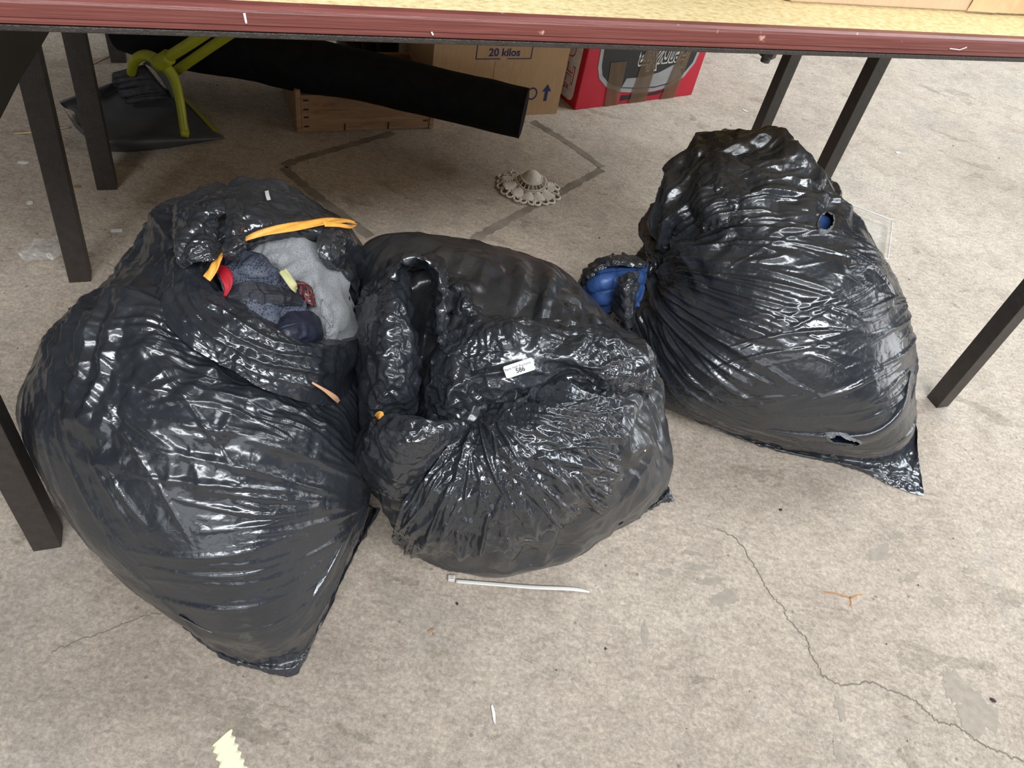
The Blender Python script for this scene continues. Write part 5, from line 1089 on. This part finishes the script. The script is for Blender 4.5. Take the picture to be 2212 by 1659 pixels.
film_sheet('inner_fold', [[(-0.1059,0.6780,0.3365),(-0.0749,0.6534,0.3724),(-0.0428,0.6459,0.3666)],
 [(-0.1081,0.6472,0.3139),(-0.0723,0.6121,0.3666),(-0.0324,0.6182,0.3469)],
 [(-0.1090,0.6290,0.2857),(-0.0706,0.5931,0.3393),(-0.0344,0.6100,0.3237)],
 [(-0.1050,0.6156,0.2622),(-0.0707,0.5941,0.2988),(-0.0449,0.6051,0.3016)]], 56, 44, bagB, FM, .14, -.008, .010, .005, 17, 820, 30)
film_sheet('mouth_loop', [[(-0.1894,0.7534,0.3568),(-0.1676,0.7010,0.4126),(-0.1616,0.7365,0.3797)],
 [(-0.1898,0.7834,0.3692),(-0.1593,0.7030,0.4358),(-0.1562,0.7505,0.3870)],
 [(-0.1667,0.8020,0.3776),(-0.1393,0.7066,0.4471),(-0.1436,0.7568,0.3889)],
 [(-0.1290,0.7949,0.3814),(-0.1165,0.6983,0.4436),(-0.1299,0.7459,0.3863)],
 [(-0.1045,0.7546,0.3765),(-0.1028,0.6811,0.4236),(-0.1224,0.7301,0.3723)],
 [(-0.0924,0.7103,0.3570),(-0.0976,0.6622,0.3934),(-0.1184,0.7062,0.3533)],
 [(-0.0912,0.6890,0.3407),(-0.1002,0.6736,0.3503),(-0.1155,0.6941,0.3323)]], 84, 34, bagB, FM, .16, -.010, .012, .006, 20, 840, 34, rag=1)
film_sheet('seam_fold', [[(-0.1118,0.7646,0.3726),(-0.1014,0.7695,0.3796),(-0.0913,0.7826,0.3741)],
 [(-0.1001,0.7399,0.3726),(-0.0856,0.7341,0.3878),(-0.0762,0.7620,0.3714)],
 [(-0.0922,0.7217,0.3654),(-0.0751,0.7162,0.3814),(-0.0611,0.7436,0.3675)],
 [(-0.0846,0.7051,0.3562),(-0.0631,0.7088,0.3682),(-0.0457,0.7298,0.3626)]], 40, 30, bagB, FM, .14, crk=.004, scale=20, seed=850)
film_sheet('bottom_corner', [[(0.1849,0.6275,0.1328),(0.2223,0.6692,0.1453),(0.2311,0.6968,0.1947)]] + [[(0.2221,0.7221,0.0100),(0.2645,0.7640,0.0220),(0.2855,0.8069,0.0300)],
 [(0.2289,0.7286,0.0030),(0.2763,0.7763,0.0120),(0.2969,0.8056,0.0140)],
 [(0.2321,0.7302,0.0020),(0.2831,0.7815,0.0020),(0.3080,0.7982,0.0020)]], 30, 40, bagB, MAT_FILM, .08, crk=.003, scale=18, seed=860)
strap('drawstring', [[(-0.1437,0.5626,0.3186),(-0.1375,0.5544,0.3347),(-0.1316,0.5529,0.3337)]][0], [.003, .005, .002], MAT_ORANGE, bagB, 14, .6, (.1, -.6, .75))
mesh_np('white_scratch', np.array([[(0.1809,0.6671,0.2846),(0.1857,0.6690,0.2803)],
 [(0.1813,0.6563,0.2787),(0.1872,0.6598,0.2747)],
 [(0.1841,0.6500,0.2721),(0.1858,0.6503,0.2705)]]).reshape(-1, 3), grid_faces(3, 2), MAT_PAPERTAG, bagB)
# lot label
lc = [np.array(k) for k in [[(-0.0141,0.6151,0.3947),(0.0154,0.6318,0.4030),(0.0220,0.6224,0.3958),(-0.0079,0.6045,0.3873)]][0]]
lab_x = unit(lc[1] - lc[0] + lc[2] - lc[3]); lab_n = unit(np.cross(lab_x, lc[0] - lc[3])); lab_y = np.cross(lab_n, lab_x); lab_c = sum(lc) / 4
lw, lh = np.linalg.norm(lc[1] - lc[0]) / 2, np.linalg.norm(lc[0] - lc[3]) / 2
def lab_m(x, y, z, rot=0.0):
    mt = Matrix((Vector(lab_x), Vector(lab_y), Vector(lab_n))).transposed().to_4x4(); mt.translation = Vector(lab_c + lab_x * x + lab_y * y + lab_n * z)
    return bagB.matrix_basis.inverted() @ mt @ Matrix.Rotation(rot, 4, 'Z')
MAT_LABEL = simple('white_label', (.86, .87, .86), .45, .4, .02)
ll = plate('lot_label', rrect(-lw, lw, -lh, lh, .0022), MAT_LABEL, bagB, lab_m(0, 0, 0), .0005); lli = lab_m(0, 0, 0).inverted(); ll['label'] = 'white paper lot label printed 586'
MAT_INK = simple('label_ink', (.012, .012, .014), .6); MAT_INK2 = simple('label_ink_blue', (.05, .05, .10), .6)
text_mesh('label_heading', 'Bank Hall Auctions', lw * .235, MAT_INK2, ll, lli @ lab_m(-lw * .05, lh * .36, .0007), .00005, .00004)
text_mesh('label_number', '586', lw * .42, MAT_INK, ll, lli @ lab_m(lw * .03, -lh * .34, .0007), .00005, .00018)
plate('label_rule', [(-lw * .88, -.00012), (lw * .74, -.00012), (lw * .74, .00006), (-lw * .88, .00006)], MAT_INK2, ll, lli @ lab_m(0, lh * .12, .0006), .0001)

# ---- right bag: knot, tied ear, torn layer, corner
kx = unit(KNOT - CEN_C); ke1 = unit(np.cross(kx, [0, 0, 1])); ke2 = np.cross(kx, ke1); KP = KNOT - kx * .006
tube('knot', [KP + kx * (.004 * math.sin(3 * a)) + ke1 * (.011 + .004 * math.cos(3 * a)) * math.cos(2 * a) + ke2 * (.011 + .004 * math.cos(3 * a)) * math.sin(2 * a) for a in np.linspace(0, 2 * math.pi, 31)], .0055, FM, bagC, 10, 120)
film_sheet('tied_ear', [[(0.1680,1.0320,0.2900),(0.1443,1.0217,0.3000),(0.1192,1.0150,0.3050),(0.0923,1.0080,0.2950),(0.0737,1.0002,0.2750),(0.0691,0.9976,0.2500),(0.0773,0.9891,0.2250)],
 [(0.1633,1.0023,0.3050),(0.1390,0.9771,0.3220),(0.1145,0.9637,0.3300),(0.0902,0.9582,0.3200),(0.0753,0.9529,0.3000),(0.0738,0.9651,0.2700),(0.0802,0.9716,0.2400)],
 [(0.1618,1.0011,0.3000),(0.1391,0.9681,0.3180),(0.1164,0.9546,0.3250),(0.0950,0.9501,0.3150),(0.0828,0.9481,0.2950),(0.0821,0.9612,0.2680),(0.0871,0.9731,0.2360)]], 26, 110, bagC, FM, .16, crk=.005, scale=22, seed=880, rag=1)
film_sheet('tied_ear', [[(0.1531,0.9818,0.3100),(0.1342,0.9450,0.3250),(0.1227,0.9359,0.3250),(0.1144,0.9416,0.3200)],
 [(0.1529,0.9709,0.3000),(0.1357,0.9180,0.3250),(0.1245,0.9071,0.3250),(0.1158,0.9199,0.3150)],
 [(0.1575,0.9626,0.2800),(0.1417,0.9118,0.3050),(0.1294,0.9045,0.3000),(0.1191,0.9247,0.2850)],
 [(0.1640,0.9608,0.2500),(0.1509,0.9207,0.2700),(0.1403,0.9149,0.2650),(0.1283,0.9442,0.2500)],
 [(0.1704,0.9576,0.2200),(0.1591,0.9228,0.2350),(0.1496,0.9296,0.2300),(0.1417,0.9531,0.2200)]], 60, 40, bagC, FM, .16, crk=.004, scale=24, seed=890, rag=1.5)
film_sheet('tied_ear', [[(0.0685,1.0036,0.2500),(0.0740,0.9865,0.2600),(0.0805,0.9779,0.2620)],
 [(0.0772,0.9828,0.2350),(0.0828,0.9689,0.2430),(0.0900,0.9703,0.2440)],
 [(0.0930,0.9804,0.2150),(0.0998,0.9720,0.2220),(0.1068,0.9746,0.2240)],
 [(0.1157,0.9966,0.1900),(0.1218,0.9870,0.2000),(0.1294,0.9876,0.2100)],
 [(0.1410,1.0103,0.1650),(0.1484,1.0063,0.1750),(0.1539,1.0040,0.1850)]], 46, 24, bagC, FM, .14, crk=.003, scale=24, seed=900)
def quilt(name, ctrl, n, m, label, seed, qs=(3.2, 2.4)):
    p, f, u, v = sheet_grid(ctrl, n, m); nr = normals(p, f)
    if nr[:, 2].mean() < 0: nr = -nr; f = f[:, ::-1]
    h = .009 * np.abs(np.sin(np.pi * (u * qs[0] + .3 * v))) ** .5 * np.abs(np.sin(np.pi * (v * qs[1] - .2 * u + .1))) ** .4 + .002 * crinkle(p, 22, seed)
    o = mesh_np(name, p + nr * h[:, None], f, MAT_BLUE); tag(o, label, 'jacket'); so = o.modifiers.new('thickness', 'SOLIDIFY'); so.thickness = .002; so.offset = -1; return o
MAT_BLUE = simple('blue_nylon', (.030, .075, .22), .42, .45, .15, 18, .0008, 120); MAT_DKNAVY = simple('dark_blue_nylon', (.022, .036, .085), .5, .4)
quilt('padded_jacket', [[(0.1715,1.0528,0.2700),(0.1400,1.0346,0.2800),(0.1031,1.0150,0.2800),(0.0791,1.0005,0.2650),(0.0734,0.9970,0.2450)],
 [(0.1674,1.0083,0.2850),(0.1354,0.9695,0.3050),(0.1019,0.9495,0.3050),(0.0815,0.9487,0.2850),(0.0768,0.9675,0.2500)],
 [(0.1681,0.9912,0.2700),(0.1399,0.9497,0.2850),(0.1107,0.9381,0.2800),(0.0941,0.9437,0.2620),(0.0851,0.9652,0.2350)],
 [(0.1692,0.9867,0.2350),(0.1450,0.9610,0.2450),(0.1227,0.9541,0.2400),(0.1101,0.9662,0.2260),(0.1000,0.9793,0.2120)]], 70, 80, 'blue quilted padded jacket showing through the torn ear of the right bag', 905)
film_sheet('torn_layer', [[(0.2329,1.2584,0.4026),(0.2615,1.2635,0.4201),(0.3106,1.2564,0.4276)],
 [(0.2202,1.1713,0.3903),(0.2552,1.1560,0.4166),(0.3118,1.1861,0.4229)],
 [(0.2237,1.1055,0.3697),(0.2605,1.0918,0.3967),(0.3169,1.1125,0.4077)],
 [(0.2396,1.0564,0.3488),(0.2710,1.0507,0.3746),(0.3206,1.0610,0.3901)]], 70, 56, bagC, FM, .12, -.006, .010, .005, 14, 920, 30, rag=1.5)
_, xs_ = film_sheet('bottom_corner', [[(0.2912,0.9493,0.0800),(0.3719,0.9162,0.1027),(0.4471,0.8963,0.1284),(0.5180,0.8883,0.1572),(0.5707,0.8945,0.1828),(0.6022,0.9300,0.2143),(0.6160,0.9882,0.2411)],
 [(0.3010,0.9458,0.0703),(0.3836,0.9193,0.0826),(0.4593,0.8970,0.1091),(0.5303,0.8866,0.1342),(0.5893,0.8900,0.1600),(0.6225,0.9231,0.1952),(0.6332,0.9812,0.2212)]] + [[(0.3287,0.9914,0.0120),(0.4202,0.9700,0.0140),(0.5111,0.9650,0.0160),(0.6059,0.9701,0.0220),(0.6872,0.9827,0.0300),(0.7331,1.0248,0.0500),(0.7410,1.0870,0.0750)],
 [(0.3380,0.9936,0.0050),(0.4315,0.9699,0.0050),(0.5200,0.9640,0.0070),(0.6228,0.9659,0.0090),(0.7061,0.9591,0.0120),(0.7519,0.9859,0.0200),(0.7491,1.0340,0.0450)],
 [(0.3426,0.9953,0.0020),(0.4379,0.9710,0.0020),(0.5240,0.9648,0.0020),(0.6323,0.9666,0.0020),(0.7149,0.9458,0.0020),(0.7646,0.9424,0.0020),(0.7573,0.9742,0.0120)]], 50, 150, bagC, MAT_FILM, .07, -.004, .008, 0.0022, 14, 940, 26, cut=lambda q: hole_d(q, 1), calm=lambda p, u, v: sstep(.12, .45, u))

def torn_rim(k, xs):
    """ragged stretched rim laid round a tear, following the film beneath it"""
    c, al, a, b = HOLES[k]; nrm = unit(c - CEN_C); al = unit(al - nrm * (al @ nrm)); be = np.cross(nrm, al); na, nr_ = 90, 6
    th = np.arange(na) / na * 2 * np.pi; near_ = xs[np.linalg.norm(xs - c, axis=1) < .05]
    rows = []
    for i in range(nr_):
        e = i / (nr_ - 1); ro = (.92 + .14 * perlin(np.stack([np.cos(th) * 4, np.sin(th) * 4, th * 0 + k], -1), 970) + .05 * perlin(np.stack([np.cos(th) * 14, np.sin(th) * 14, th * 0 + k], -1), 971)) * (1 - e) + 1.22 * e
        q = c + al * (a * ro * np.cos(th))[:, None] + be * (b * ro * np.sin(th))[:, None]
        d2 = ((q[:, None] - near_[None]) ** 2); lat = d2.sum(-1) - ((q[:, None] - near_[None]) @ nrm) ** 2
        hgt = np.array([((near_[np.argsort(l)[:6]] - q_) @ nrm).max() for l, q_ in zip(lat, q)])
        hgt = (hgt + np.roll(hgt, 1) + np.roll(hgt, -1) + np.roll(hgt, 2) + np.roll(hgt, -2)) / 5
        rows.append(q + nrm * (hgt + .0035 * (1 - e) * (.4 + np.abs(perlin(np.stack([np.cos(th) * 6, np.sin(th) * 6, th * 0 + e], -1), 972))) + .0006 - .0025 * (e > .95))[:, None])
    o = mesh_np('torn_edge', np.vstack(rows), grid_faces(nr_, na, True), MAT_TORN, bagC); md = o.modifiers.new('subdivision', 'SUBSURF'); md.levels = md.render_levels = 1
torn_rim(0, xC); torn_rim(1, xs_)
# padded jackets filling the right bag, seen through the two tears
for k, (mm, nm, lab) in enumerate(((MAT_BLUE, 'padded_jacket', 'bright blue jacket fabric seen in the upper tear of the right bag'), (MAT_DKNAVY, 'padded_jacket', 'dark navy jacket fabric seen in the lower tear of the right bag'))):
    c_, al_, a_, b_ = HOLES[k]; pc_, nc_ = LV[55][0], None
    p55, n55 = body('C', None, 55); near_ = np.linalg.norm(p55 - c_, axis=1) < .06
    F55 = LV[55][1]; vv, ff = compact(p55 - n55 * (.010 + .006 * perlin(p55 * 40, 960 + k))[:, None], F55[near_[F55].all(1)])
    o = mesh_np(nm, vv, ff, mm); tag(o, lab, 'jacket'); so = o.modifiers.new('thickness', 'SOLIDIFY'); so.thickness = .004; so.offset = -1
